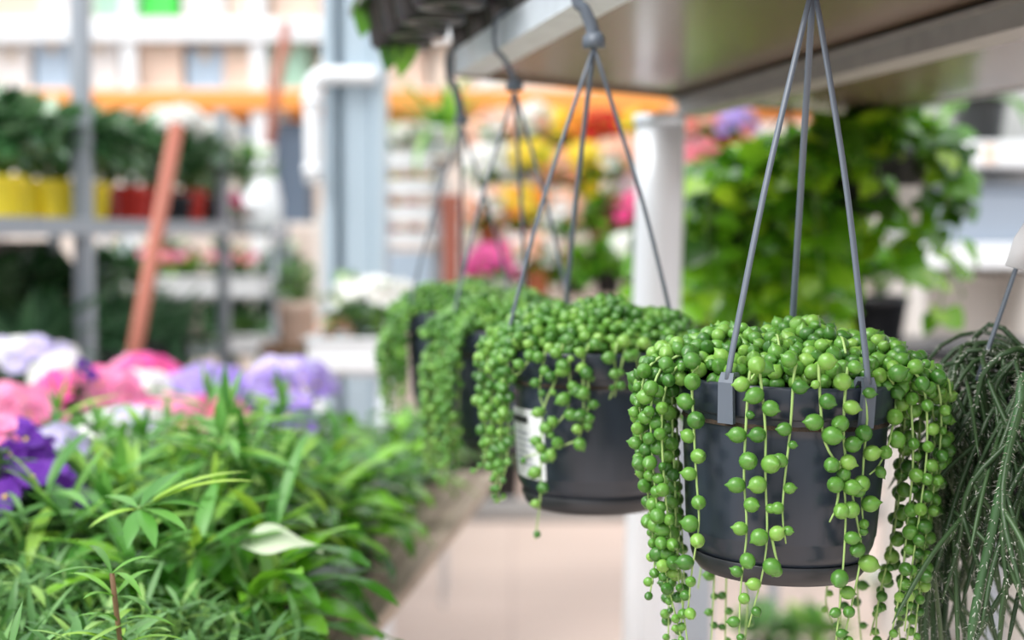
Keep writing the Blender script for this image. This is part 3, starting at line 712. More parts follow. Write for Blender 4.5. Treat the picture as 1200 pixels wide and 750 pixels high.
def fine_plant(pm):
    root = thing('fine_leaved_plant', '', 'potted plant'); pot_part(root, pm)
    mb = MB()
    for k in range(30):
        a = k * 2.4 + U(-.3, .3); f = math.sqrt(k / 30); u = V(math.cos(a), math.sin(a), 0)
        tip = u * (.015 + .125 * f) + V(U(-.02, .02), U(-.02, .02), .12 + U(.07, .15) * (1.1 - .55 * f))
        pth = smooth_path([u * .012 + V(0, 0, .085), u * (.02 + .055 * f) + V(0, 0, .09 + .6 * (tip.z - .09)), tip], 9)
        mb.tube(pth, .0016, 5, 1)
        for j in range(2, 9):
            for q_ in range(3):
                b_ = q_ * 2.1 + j * 1.3 + U(-.3, .3); t = (pth[j] - pth[j - 1]).normalized(); e1 = t.orthogonal().normalized()
                d = Matrix.Rotation(b_, 3, t) @ e1 + t * U(.35, .9)
                mb.leaf(pth[j], d, U(.04, .07), U(.007, .011), U(.1, .9), .3, 4, 0, .5)
    mb.obj('foliage', [M['leaf_fine'], M['stem']], root); return root
PROTO = {'fan': [fan_plant(M['black']), fan_plant(M['terracotta'])], 'broad': [broad_plant(M['black']), broad_plant(M['black']), broad_plant(M['black'])], 'fine': [fine_plant(M['black']), fine_plant(M['terracotta'])]}
used = {}
def bench_plant(kind, px, Y, label, sc=1.0, var=None, t=None):
    pr = PROTO[kind]; k = used.get(kind, 0); used[kind] = k + 1
    X = (px - 600) / FPX * Y
    grp = {'fan': 'fan-leaved plants on the bench', 'broad': 'broad-leaved plants on the bench', 'fine': 'fine-leaved plants on the bench'}[kind]
    if k < len(pr):
        o = pr[k]; o.location = (X, Y, ZB); o.rotation_euler = (0, 0, U(0, 6)); o.scale = (sc,) * 3; tag(o, label, 'potted plant', grp)
    else: o = dup(pr[k % len(pr)], (X, Y, ZB), U(0, 6), label, grp, sc)
    return o
# broad-leaved plants in two rows beside the aisle planks
ordn = ['first', 'second', 'third', 'fourth', 'fifth', 'sixth', 'seventh', 'eighth', 'ninth']
for i, (s_, t) in enumerate(((-.44, .0), (-.24, .06), (-.04, .05), (.15, .07), (.34, .05), (.54, .08), (.75, .06), (.97, .09), (1.2, .08))):
    p = bp(s_, t + .065); bench_plant('broad', 600 + p.x / p.y * FPX, p.y, f'glossy broad-leaved green plant along the aisle planks, {ordn[i]} from the camera', U(.95, 1.05) if s_ < .5 else .74)
for i, (s_, t) in enumerate(((.05, .26), (.26, .26), (.47, .28), (.69, .27), (.93, .29), (1.15, .3))):
    p = bp(s_, t); bench_plant('broad', 600 + p.x / p.y * FPX, p.y, f'broad-leaved green plant one row in from the aisle planks, {ordn[i]} from the camera', .9 if s_ < .4 else .7)
FAN = [(185, 1.62, 'light green plant with fans of narrow leaves, in the middle of the bench', 1.15), (118, 1.9, 'pale fan-leaved plant beside the deep purple pansies', 1.05), (260, 1.85, 'fan-leaved plant right behind the biggest leaf fan on the bench', 1.05), (190, 2.02, 'fan-leaved plant just in front of the flat pink primrose', 1.05), (300, 2.15, 'fan-leaved plant in front of the lavender flowers', 1.0)]
for i, (px, Y, lb, sc) in enumerate(FAN):
    o = bench_plant('fan', px, Y, lb, sc)
    if i == 0: fan0 = o
# the biggest leaf fan, turned to the aisle
Yf = 1.3; mb = MB(); loc0 = Matrix.LocRotScale(fan0.location, fan0.rotation_euler, fan0.scale).inverted()
ctr = P(163, 596, Yf)
for tx, ty, dy in ((250, 560, .02), (278, 546, .03), (288, 556, .0), (236, 592, -.02), (215, 617, -.04), (181, 637, -.045), (150, 638, -.04), (108, 615, -.02), (205, 548, .04), (120, 580, .03)):
    tip = P(tx, ty, Yf + dy); d = tip - ctr; L_ = d.length * 1.06
    mb.leaf(loc0 @ (ctr + d * .04), loc0.to_3x3() @ (d + V(0, 0, .3 * d.length)), L_ / fan0.scale.x, .0155 / fan0.scale.x, .6, .2, 7, 0, .45)
mb.tube(smooth_path([V(0, 0, .1), (loc0 @ ctr) * .6 + V(0, 0, .08), loc0 @ ctr], 8), .002, 6, 1)
mb.obj('leaf_fan', [M['leaf_fan'], M['stem']], fan0)['label'] = 'largest fan of narrow leaves'
FINE = [(40, 1.36, 'grey-green fine-leaved plant below the purple pansies at the left edge', .9), (150, 1.3, 'fine-leaved plant with a pale upright sprig at the bottom of the photo', .8), (255, 1.36, 'fine-leaved plant between the leaf fans and the broad leaves', .78), (-40, 1.5, 'grey-green fine-leaved plant cut by the left edge of the photo', 1.0), (75, 1.17, 'fine-leaved plant in the bottom left corner of the bench', .9), (210, 1.12, 'low fine-leaved plant nearest the camera', .8)]
for px, Y, lb, sc in FINE:
    o = bench_plant('fine', px, Y, lb, sc)
# a big pale leaf and a pale sprig
p = P(335, 632, 1.5)
pw = thing('pale_leaf_plant', 'plant with one large whitish leaf among the broad green leaves', 'potted plant', (p.x - .03, 1.53, ZB)); pot_part(pw, M['black'])
mb = MB(); zt = p.z - ZB
mb.tube(smooth_path([V(0, 0, .09), V(-.01, -.01, .15), V(-.03, -.02, zt - .01)], 8), .0025, 6, 1); mb.leaf(V(-.03, -.02, zt - .01), V(1, -.1, .25), .1, .036, .7, .35, 14, 0, .45, up=(0, -.5, .8), wave=.006); wl = mb.obj('whitish_leaf', [M['leaf_spathe'], M['stem']], pw); wl['label'] = 'large whitish leaf'
mb = MB(); bush_mesh(mb, 40, .07, .07, .06, (0, 0, .14), .09, .025, .9, -.2, nseg=5); mb.obj('foliage', M['leaf_broad'], pw)
p = P(132, 640, 1.15); 
sp = thing('young_shoot', 'single yellowish young shoot with narrow leaves at the bottom of the photo', 'potted plant', (p.x + .005, 1.15, ZB)); pot_part(sp, M['terracotta'], .035, .045, .08)
mb = MB(); zt = P(132, 672, 1.15).z - ZB; pth = smooth_path([V(0, 0, .07), V(.004, 0, zt * .6), V(-.006, 0, zt)], 12); mb.tube(pth, .0022, 6, 1)
for j in range(6, 12):
    for q_ in range(4):
        a = q_ * 1.6 + j * 1.2; mb.leaf(pth[j], V(math.cos(a), math.sin(a), U(.3, 1.1)), U(.035, .06), .0075, .9, .3, 6, 0, .5)
mb.obj('foliage', [M['leaf_bright'], M['stem_brown']], sp)

# flowering plants on the bench
def flower_plant(name, label, px, py, Y, rx, rz, n, col, leafm='leaf_low', pm=None, kind=FLM, sc=1.0, lo=.1, cat='flowering plant', group='flowering plants on the bench', zbase=ZB, face=.5, potr=.055, poth=.09, leaves=60, ry=None):
    p = P(px, py, Y); h = p.z - zbase - rz
    root = thing(name, label, cat, (p.x, Y, zbase), 0, group)
    h = max(h, poth + .01)
    mb = MB(); simple_pot(mb, potr * .75, potr, poth); mb.obj('pot', pm or M['black'], root)
    mb = MB(); bush_mesh(mb, leaves, rx * .95, (ry or rx) * .95, (h - poth) * .6 + .01, (0, 0, poth + (h - poth) * .5), min(.075, rx * .9), .035, .8, -.4, nseg=4, stem_mi=1); mb.obj('foliage', [M[leafm], M['stem']], root)
    blooms(root, n, col, (0, 0, h), rx, ry or rx, rz, lo, sc, kind, face)
    return root
FLW = [('primrose', 'big cluster of bright pink flowers at the left of the bench', 105, 440, 2.5, .085, .05, 34, ['pink', 'pink', 'hot'], FLM),
    ('primrose', 'pink flowers cut by the left edge of the photo', 8, 462, 2.35, .075, .045, 26, 'pink', FLM),
    ('primrose', 'deep pink flowers at the foot of the leaning pinkish pole', 168, 425, 3.0, .075, .05, 24, ['hot', 'pink'], FLM),
    ('primrose', 'white flowers between the two pink clusters', 160, 445, 2.75, .06, .035, 20, 'white', FLM),
    ('bellflower', 'lavender flowers right of the pink and white clusters', 245, 438, 2.8, .09, .06, 34, 'lav', FLM),
    ('bellflower', 'lavender flowers farthest right on the bench', 340, 428, 2.75, .075, .045, 24, ['lav', 'lav', 'lilac'], FLM),
    ('bellflower', 'small violet flowers below the right-hand lavender cluster', 340, 474, 2.35, .03, .03, 6, 'lav', FLM),
    ('primrose', 'low flat spread of pink flowers in front of the lavender ones', 228, 476, 2.4, .085, .025, 26, ['pink', 'hot'], FLM),
    ('primrose', 'white flowers half hidden by the fan leaves', 152, 490, 2.2, .055, .03, 16, ['white', 'white', 'lilac'], FLM),
    ('pansy', 'deep purple pansies at the left edge of the bench', 10, 500, 1.72, .05, .07, 26, 'purple', PANSY, .8),
    ('pansy', 'deep purple pansies low between leaf fans and left edge', 42, 548, 1.62, .045, .045, 10, 'purple', PANSY),
    ('pansy', 'pale lilac pansies beside the deep purple ones', 62, 508, 1.82, .04, .03, 9, 'lilac', PANSY),
    ('primrose', 'pink flower showing at the left edge above the purple pansies', -4, 502, 1.62, .016, .018, 5, 'pink', FLM, .8),
    ('bellflower', 'lilac and white flowers at the far left behind the pink clusters', 30, 405, 3.1, .1, .03, 26, ['lilac', 'lilac', 'white'], FLM),
    ('primrose', 'white flowers in front of the grey rack post', 72, 425, 3.0, .05, .03, 14, 'white', FLM),
    ('pansy', 'single small purple pansy above the big pink cluster', 92, 432, 2.42, .012, .012, 1, 'purple', PANSY)]
for nm, lb, px, py, Y, rx, rz, n, col, kd, *sc_ in FLW:
    flower_plant(nm, lb, px, py, Y, rx, rz, n, col, kind=kd, sc=sc_[0] if sc_ else 1.25 if kd is FLM else .85)

# ------------------------------------------------------------------ left display rack
def rx_(Y): return -1.285 + .158 * (Y - 4.2)
RD = V(.158, 1, 0).normalized(); RA = math.atan2(RD.y, RD.x)
rack = thing('display_rack', 'grey metal plant rack with posts and shelves at the left', 'rack', (rx_(4.8) - .35, 4.8, 0), RA - PI / 2)
def rl(Y, t): # rack coordinates
    p = V(rx_(Y), Y, 0) - V(rx_(4.8) - .35, 4.8, 0); a = -(RA - PI / 2); q_ = Matrix.Rotation(a, 3, 'Z') @ p
    return V(q_.x - t, q_.y, 0)
ZR = CAM_Z + .035
for Y, wd, zt in ((4.25, .048, 2.35), (5.4, .04, 1.92)):
    for t in (0, .68):
        if t: zt = 1.5
        p = rl(Y, t); mb = MB(); mb.box((p.x, p.y, zt / 2), (wd, wd, zt), bev=.004); mb.obj('post', M['rack_metal'], rack, smooth=False)
for z in (ZR, .92, .4):
    p = rl(4.4, .34); mb = MB(); mb.box((p.x, p.y, z - .012), (.72, 2.1, .024)); 
    mb.box((p.x + .36, p.y, z - .012), (.016, 2.1, .05)); mb.obj('shelf_board', M['rack_metal'], rack, smooth=False)
def on_rack(px, t=.12):
    # the point of the rack front line seen at px, then t behind it
    k = (px - 600) / FPX; Y = (-1.285 - .158 * 4.2 - t * 1.0) / (k - .158); p = V(rx_(Y) - t, Y, 0)
    return p
def bush_plant(name, label, loc, pm, leafm, r, rz, n, L, W, potr=.065, poth=.12, cat='potted plant', group=None, tall=None, nseg=4, lo=-.3, droop=.5):
    root = thing(name, label, cat, loc, U(0, 6), group)
    mb = MB(); simple_pot(mb, potr * .75, potr, poth, 24); mb.obj('pot', pm, root)
    mb = MB(); bush_mesh(mb, n, r, r, rz, (0, 0, (tall or poth + rz * .8)), L, W, droop, lo, nseg=nseg, stem_mi=1); mb.obj('foliage', [M[leafm], M['stem']], root)
    return root
RP = [(5, 'yellow', 'leafy green plant in the yellow pot cut by the left edge of the photo', .1), (35, 'yellow', 'leafy green plant in the yellow pot second from the left edge', .2), (58, 'redpot', 'leafy green plant in the dark red pot between yellow pots', .3), (74, 'yellow', 'leafy green plant in the yellow pot just left of the grey post', .1), (106, 'yellow', 'leafy green plant in the yellow pot just right of the grey post', .1), (128, 'terracotta', 'leafy green plant in the brownish pot right of the yellow ones', .25), (155, 'redpot', 'leafy green plant in the red pot left of the leaning pole', .12), (180, 'redpot', 'leafy green plant in the red pot behind the leaning pole', .25), (222, 'redpot', 'leafy green plant in the last red pot, right of the leaning pole', .1), (245, 'black', 'small leafy plant in a dark pot at the end of the rack shelf', .3)]
for px, pm, lb, t in RP:
    p = on_rack(px, t); bush_plant('leafy_potted_plant', lb, (p.x, p.y, ZR), M[pm], 'leaf_dark', .16, .13, 160, .085, .055, .068, .13, group='leafy plants on the rack shelf', tall=.23)
# white-flowered heads above the red pots
for px, py, Y, lb in ((205, 140, 4.6, 'white flower head at the top of the leaning pinkish pole'), (252, 152, 4.9, 'round white flower head above the red pots')):
    pass
WF = [(205, 138, 'white-flowered plant standing behind the leaning pinkish pole', .1), (250, 152, 'white-flowered plant at the end of the rack shelf', .08)]
for px, py, lb, t in WF:
    p = on_rack(px, .1); q_ = P(px, py, p.y)
    root = thing('white_flowered_plant', lb, 'flowering plant', (q_.x, p.y, ZR), 0, 'white-flowered plants on the rack')
    mb = MB(); simple_pot(mb, .045, .06, .11); mb.obj('pot', M['black'], root)
    h = q_.z - ZR; mb = MB(); mb.tube([(0, 0, .1), (.01, 0, h * .6), (0, 0, h)], .006, 6, 1); bush_mesh(mb, 40, .09, .09, .1, (0, 0, h * .6), .07, .04, .5, -.6); mb.obj('foliage', [M['leaf_dark'], M['stem']], root)
    blooms(root, 40, 'white', (0, 0, h - .02), .1, .08, .05, -.3, 1.4)
# lower shelves: sword-leaved and leafy plants in shade
def sword_plant(label, loc, n, L, W, leafm='leaf_sword', pm='black', group='sword-leaved plants under the rack shelf', droop=1.1):
    root = thing('sword_leaved_plant', label, 'potted plant', loc, U(0, 6), group)
    mb = MB(); simple_pot(mb, .07, .09, .15); mb.obj('pot', M[pm], root)
    mb = MB()
    for k in range(n):
        a = k * 2.4; f = k / n; mb.leaf(V(.02 * math.cos(a), .02 * math.sin(a), .13), V(math.cos(a), math.sin(a), 2.4 - 2.1 * f), L * U(.75, 1.1), W, droop * (.4 + f), .3, 8, 0, .4)
    mb.obj('foliage', M[leafm], root); return root
mb = MB(); p = rl(4.4, .7); mb.box((p.x, p.y, .72), (.012, 2.1, 1.42)); mb.obj('back_panel', M['black'], rack, smooth=False)  # black sheet added to stand in for the shade under the rack shelf
for px, t, z, L, lb in ((20, .14, .92, .34, 'arching sword-leaved plant on the lower rack shelf at the left edge'), (62, .16, .92, .4, 'upright sword-leaved plant just left of the grey rack post'), (115, .14, .92, .32, 'sword-leaved plant just right of the grey rack post'), (160, .16, .92, .32, 'sword-leaved plant behind the foot of the leaning pole'), (195, .16, .92, .3, 'sword-leaved plant right of the leaning pole')):
    p = on_rack(px, t); sword_plant(lb, (p.x, p.y, z), 24, L, .05)
for px, t, z, lb in ((8, .45, .92, 'dark leafy plant deep under the rack shelf at the left edge'), (45, .5, .92, 'dark leafy plant deep under the rack shelf behind the upright sword leaves'), (95, .5, .92, 'dark leafy plant deep under the rack shelf behind the post'), (135, .5, .92, 'dark leafy plant deep under the rack shelf by the leaning pole')):
    p = on_rack(px, t); bush_plant('leafy_potted_plant', lb, (p.x, p.y, z), M['black'], 'leaf_dark', .19, .2, 110, .12, .06, .08, .13, group='dark leafy plants under the rack shelf', tall=.28)
for px, lb in ((142, 'dark shrub in a tall black tub behind the plant cart, at its left end'), (205, 'dark shrub in a tall black tub behind the pink flower trough'), (268, 'dark shrub in a tall black tub behind the right half of the plant cart'), (330, 'dark shrub in a tall black tub between the cart and the column')):
    p = P(px, 300, 6.8); bush_plant('tub_shrub', lb, (p.x, 6.8, 0), M['black'], 'leaf_dark', .13, .42, 330, .12, .07, .14, .62, cat='shrub', group='dark shrubs in tubs behind the plant cart', tall=1.0)

# leaning poles and the white bag
a = P(208, 148, 3.75); bt = P(157, 420, 3.75); d = (a - bt).normalized(); foot = a - d * (a.z / d.z)
mb = MB(); mb.tube([a - foot - V(0, 0, 0), (a - foot) * .5, V(0, 0, 0.0)], [.0195, .02, .0205], 16); lo = mb.obj('leaning_pole', M['pinkwood'], None, loc=(foot.x, foot.y, .01)); tag(lo, 'long pinkish-brown wooden pole leaning beside the plant rack', 'pole', 'leaning wooden poles')
YM = 7.06
a = P(337, 44, YM); bt = P(311, 186, YM)
mop = thing('hanging_mop', 'white bulky mop head on a pinkish handle, hanging from the white rack beam', 'mop', bt, 0)
d = a - bt
mb = MB(); mb.tube([V(0, 0, -.06) - d * 0, d * .5, d * 1.12], .029, 14); mb.obj('handle', M['pinkwood'], mop)
mb = MB(); seg = 26; prof = [(.004, -.35), (.1, -.36), (.125, -.31), (.115, -.22), (.08, -.12), (.05, -.05), (.045, .03), (.05, .06), (.03, .07)]
vs = []
for r, z in prof:
    for k in range(seg):
        an = 2 * PI * k / seg; w_ = 1 + .14 * math.sin(an * 6 + z * 9); vs.append((r * w_ * math.cos(an) + z * .12, r * w_ * math.sin(an) * .8, z))
mb.add(vs, [(i * seg + k, i * seg + (k + 1) % seg, (i + 1) * seg + (k + 1) % seg, (i + 1) * seg + k) for i in range(len(prof) - 1) for k in range(seg)]); mb.obj('mop_head', M['white'], mop)
mb = MB(); hk = d * 1.1; mb.tube(smooth_path([hk, hk + V(0, .03, .03), hk + V(0, .1, .02), hk + V(0, .13, -.01)], 10), .008, 6); mb.obj('hook', M['rack_metal'], mop)
mop.scale = (.85, .85, 1)
# trays of pink flowers behind the pole, and others on a plant cart
def planter(name, label, px, py, Y, w_, h, d_, m, group=None, cat='planter'):
    p = P(px, py, Y); root = thing(name, label, cat, (p.x, Y, p.z - h), 0, group)
    mb = MB(); mb.box((0, 0, .004), (w_ - .012, d_ - .012, .008))
    for sx in (-1, 1):
        mb.box((sx * (w_ / 2 - .004), 0, h / 2), (.008, d_, h), bev=.002); mb.box((0, sx * (d_ / 2 - .004), h / 2), (w_, .008, h), bev=.002)
        mb.box((sx * w_ / 2, 0, h - .006), (.02, d_ + .02, .012), bev=.003); mb.box((0, sx * d_ / 2, h - .006), (w_ + .02, .02, .012), bev=.003)
    mb.obj('trough', m, root, smooth=False); mb = MB(); mb.box((0, 0, h * .8), (w_ - .02, d_ - .02, .01)); mb.obj('soil', M['soil'], root, smooth=False)
    return root, p
cart = thing('plant_cart', 'low grey wire plant cart with tiers behind the leaning pole', 'cart', (P(232, 300, 6.22).x, 6.22, 0))
for sx in (-1, 1):
    for sy in (-1, 1):
        mb = MB(); mb.tube([(sx * .36, sy * .16, 0), (sx * .36, sy * .16, 1.5)], .014, 10); mb.obj('post', M['rack_metal'], cart)
Zc = P(232, 324, 6.08).z - .075; Zd = P(288, 391, 6.08).z - .07; Ze = P(230, 287, 6.22).z
for z in (1.47, Zc, Zd, .35): mb = MB(); mb.box((.12 if z == 1.47 else 0, .05 if z == 1.47 else 0, z - .012), (.48 if z == 1.47 else .74, .24 if z == 1.47 else .36, .024)); mb.obj('tier', M['rack_metal'], cart, smooth=False)
def fill_planter(root, w_, d_, h, leafm, cols, nf, leaves=60, rz=.05, ph=.06, sc=1.0, name='foliage'):
    mb = MB(); bush_mesh(mb, leaves, w_ / 2, d_ / 2, rz, (0, 0, h + ph * .4), .07, .03, .6, -.1, nseg=4, stem_mi=1); mb.obj(name, [M[leafm], M['stem']], root)
    for i in range(nf):
        share('flower', FLM[cols[i % len(cols)]], root, (U(-w_ / 2, w_ / 2), U(-d_ / 2, d_ / 2) - .02, h + ph + U(-.02, .02)), (U(.2, 1.2), U(-.5, .5), 0), sc)
r_, p = planter('plant_trough', 'white plant trough of pink flowers on the cart behind the leaning pole', 232, 324, 6.08, .6, .08, .2, M['white'], 'white plant troughs'); fill_planter(r_, .55, .14, .09, 'leaf_bright', ['rose', 'salmon', 'pink'], 40, 80, .035, .07)
r_, p = planter('plant_trough', 'small white trough of pale green plants below the pink trough', 288, 391, 6.08, .2, .07, .2, M['white'], 'white plant troughs'); fill_planter(r_, .16, .14, .08, 'leaf_fine', ['white'], 0, 60, .05, .05)
bush_plant('leafy_potted_plant', 'pale green plant on top of the cart beside the white mop head', (P(288, 300, 6.18).x, 6.2, 1.47), M['white'], 'leaf_fine', .13, .12, 90, .07, .045, .06, .11, tall=.26)
b_ = bush_plant('flowering_pot_plant', 'small plant with magenta flowers on top of the cart', (P(268, 300, 6.1).x, 6.1, 1.47), M['black'], 'leaf_bright', .05, .04, 25, .05, .03, .035, .06, cat='flowering plant', tall=.08); blooms(b_, 12, 'magenta', (0, 0, .11), .05, .05, .05, -.4, 1.2)
b_ = bush_plant('flowering_pot_plant', 'greyish white flowers on top of the cart, left end', (P(240, 300, 6.1).x, 6.1, 1.47), M['black'], 'leaf_low', .07, .05, 35, .05, .03, .045, .07, cat='flowering plant', tall=.1); blooms(b_, 14, 'white', (0, 0, .13), .07, .06, .05, -.2, 1.2)
# things near the foot of the column
b_ = bush_plant('leafy_potted_plant', 'pale yellow-green plant in a peach clay pot left of the column', (*P(350, 400, 5.4).xy, P(350, 402, 5.4).z), M['box_peach'], 'leaf_fine', .1, .1, 60, .06, .03, .085, .16, tall=.22)
mb = MB(); zz = P(350, 402, 5.4).z; pp = P(350, 402, 5.4); 
stl = thing('plant_stand', 'dark brown stand under the peach clay pot left of the column', 'stand', (pp.x, 5.4, 0))
for sx in (-1, 1):
    for sy in (-1, 1):
        mb = MB(); mb.box((sx * .1, sy * .1, (zz - .03) / 2), (.03, .03, zz - .03)); mb.obj('leg', M['stem_brown'], stl, smooth=False)
mb = MB(); mb.box((0, 0, zz - .015), (.26, .26, .03), bev=.004); mb.obj('top', M['stem_brown'], stl, smooth=False)
# white trough with white flowers by the column
stb = thing('metal_stand', 'pale metal stand under the white trough beside the column', 'stand', (P(410, 400, 4.15).x, 4.15, 0))
zz = P(410, 430, 4.1).z
for sx in (-1, 1):
    for sy in (-1, 1):
        mb = MB(); mb.tube([(sx * .1, sy * .1, 0), (sx * .1, sy * .1, zz)], .012, 10); mb.obj('leg', M['post_white'], stb)
mb = MB(); mb.box((0, 0, zz - .01), (.25, .25, .02)); mb.obj('top', M['post_white'], stb, smooth=False)
r_, p = planter('plant_trough', 'white trough of white flowers in front of the blue-grey column', 410, 393, 4.1, .22, .09, .24, M['white'], 'white plant troughs')
mb = MB(); bush_mesh(mb, 110, .13, .12, .1, (.04, 0, .17), .07, .035, .6, -.6, nseg=4, stem_mi=1); mb.obj('foliage', [M['leaf_fine'], M['stem']], r_); blooms(r_, 34, 'white', (.07, 0, .2), .12, .1, .045, .0, 1.35)
blooms(r_, 7, 'peach', (-.04, -.06, .11), .04, .04, .03, .0, 1.1)

# ------------------------------------------------------------------ column with a white pipe
pc = P(414, 300, 4.55); cw = .2
colm = MB()
colm.box((pc.x - .07, 4.6, 2.2), (.035, .2, 4.4)); colm.box((pc.x + .085, 4.6, 2.2), (.035, .2, 4.4)); colm.box((pc.x, 4.6, 2.2), (.16, .025, 4.4)); colm.box((pc.x + .02, 4.55, 2.2), (.1, .06, 4.4), bev=.01)
struct(colm.obj('column_steel', M['steel_blue'], smooth=False))
pipe = thing('drain_pipe', 'white bent pipe clipped to the blue-grey column', 'pipe', (P(366, 215, 4.46).x, 4.482, P(366, 215, 4.46).z))
h = P(366, 88, 4.46).z - P(366, 215, 4.46).z
mb = MB(); mb.tube(smooth_path([V(0, 0, 0), V(0, 0, h * .5), V(0, 0, h - .05), V(.012, 0, h - .012), V(.05, 0, h), V(.14, 0, h), V(.2, .0, h)], 36), .027, 20); mb.obj('pipe_run', M['white'], pipe)
for z in (.03, h - .09): mb = MB(); mb.tube([(0, 0, z), (0, 0, z + .025)], .032, 20); mb.obj('clamp', M['white'], pipe)
mb = MB(); p0 = P(374, 390, 4.62); mb.box((p0.x, 4.66, P(374, 250, 4.62).z / 2), (.028, .03, P(374, 250, 4.62).z), bev=.003); tag(mb.obj('wooden_batten', M['cream'], smooth=False), 'thin cream wooden batten standing against the left of the column', 'batten')

# ------------------------------------------------------------------ warehouse racking at the back
YW = 7.6
wr = thing('warehouse_rack', 'tall warehouse racking with white and orange beams along the back', 'rack', (0, YW + .4, 0))
def wz(py): return P(600, py, YW).z
zo, zw = wz(118), wz(37)
for px in (-60, 155, 305, 425, 575, 800, 1080):
    for y in (-.38, .38):
        x = (px - 600) / FPX * YW; mb = MB(); mb.box((x, y, 1.65), (.075, .06, 3.3)); mb.obj('upright', M['white'], wr, smooth=False)
for z, m, hh in ((zo, 'orange', .1), (zw, 'white', .11)):
    for y in (-.41, .4):
        mb = MB(); mb.box((-.3, y, z), (6.0, .05, hh), bev=.006); mb.obj('beam', M[m], wr, smooth=False)
    mb = MB(); mb.box((-.3, 0, z + hh / 2 + .01), (6.0, .8, .02)); mb.obj('deck', M['cream'], wr, smooth=False)
def carton(label, px, w_px, z, hh, col, y=0, group='cartons on the warehouse rack'):
    x = (px - 600) / FPX * YW; w_ = w_px / FPX * YW; root = thing('carton', label, 'box', (x, YW + .25 + y, z), U(-.05, .05), group)
    mb = MB(); mb.box((0, 0, hh / 2), (w_, .4, hh), bev=.006); mb.obj('body', M['box_' + col], root, smooth=False)
    mb = MB(); mb.box((0, 0, hh + .001), (.05, .4, .002)); mb.box((0, -.2015, hh - .03), (.05, .003, .06)); mb.obj('tape', M['tape'], root, smooth=False)
z1 = zo + .07; z2 = zw + .075
CT = [(14, 44, 'pale', 'pale carton on the orange beam at the left edge'), (62, 40, 'blue', 'blue-grey carton on the orange beam left of the tall post'), (118, 46, 'pale', 'pale carton on the orange beam right of the tall grey post'), (190, 52, 'peach', 'peach carton on the orange beam right of the white upright'), (240, 42, 'blue', 'blue-grey carton between two peach cartons'), (282, 36, 'peach', 'peach carton on the orange beam below the white beam, left of the second upright'), (340, 40, 'mint', 'pale mint carton on the orange beam left of the column'), (475, 50, 'peach', 'peach carton on the orange beam right of the column'), (530, 44, 'beige', 'beige carton on the orange beam behind the farthest pot hook')]
for px, wp, c, lb in CT: carton(lb, px, wp, z1, U(.2, .27), c)
for px, wp, c, lb in [(20, 70, 'peach', 'peach carton above the white beam at the left edge'), (70, 40, 'pale', 'pale carton above the white beam left of the post'), (132, 34, 'mint', 'greyish mint carton above the white beam'), (187, 38, 'green', 'bright green carton above the white beam'), (240, 50, 'pale', 'pale carton above the white beam right of the green one'), (292, 46, 'beige', 'beige carton above the white beam near the second upright'), (345, 50, 'peach', 'peach carton above the white beam left of the column')]: carton(lb, px, wp, z2, U(.22, .3), c)
for px, wp, py, c, lb in [(322, 50, 200, 'slate', 'large dark slate carton on the rack below the orange beam')]:
    carton(lb, 318, 80, 1.515, .54, c)
mb = MB(); mb.box((-.3, 0, 1.5), (6.0, .8, .03)); mb.obj('deck', M['cream'], wr, smooth=False)
# grey kerb along the foot of the back display
struct(MB().box((.2, 7.2, .045), (3.4, .16, .09), bev=.01).obj('trim_1', M['kerb'], smooth=False))

# ------------------------------------------------------------------ tray stand behind the far pots
YT = 5.6
ts = thing('tray_stand', 'white stand with stacked tray shelves right of the column', 'stand', (P(487, 300, YT).x, YT, 0))
TZ = [P(487, y, YT).z for y in (183, 213, 243, 273)]
for sx in (-1, 1):
    for sy in (-1, 1): mb = MB(); mb.tube([(sx * .11, sy * .13, 0), (sx * .11, sy * .13, TZ[0])], .009, 8); mb.obj('post', M['white'], ts)
for z in TZ:
    mb = MB(); mb.box((0, 0, z - .045), (.25, .3, .01)); 
    for sx in (-1, 1): mb.box((sx * .125, 0, z - .025), (.008, .3, .05)); mb.box((0, sx * .15, z - .025), (.25, .008, .05), bev=.002)
    mb.obj('tray', M['white'], ts, smooth=False)
mb = MB(); mb.box((0, -.14, P(487, 310, YT).z - .05), (.22, .012, .2)); mb.obj('back_panel', M['blue'] if 'blue' in M else M['box_blue'], ts, smooth=False)
lv = ['second highest', 'third', 'lowest']
for k in range(3):
    for j, c in enumerate([('yellow', 'orange', 'yellow'), ('orange', 'red', 'rose'), ('rose', 'red', 'salmon')][k]):
        root = thing('seedling_pot', f'small {dict(yellow="yellow", orange="orange", red="red", rose="rose pink", salmon="salmon")[c]} flowered seedling on the {lv[k]} tray of the stand, ' + ('left', 'middle', 'right')[j] + ' place', 'seedling', (P(487, 300, YT).x + (j - 1) * .075, YT - .09, TZ[k + 1] - .039), 0, 'seedlings on the tray stand')
        mb = MB(); simple_pot(mb, .02, .028, .035, 16); mb.obj('pot', M['black'], root)
        mb = MB(); bush_mesh(mb, 16, .03, .03, .015, (0, 0, .04), .03, .016, .5, 0, nseg=3); mb.obj('foliage', M['leaf_bright'], root)
        blooms(root, 5, c, (0, 0, .045), .028, .028, .015, .2, .7)
sword = sword_plant('bright green arching plant on top of the white tray stand', (P(520, 300, YT).x, YT, TZ[0] - .039), 34, .34, .03, 'leaf_bright', 'white', None, 1.5)
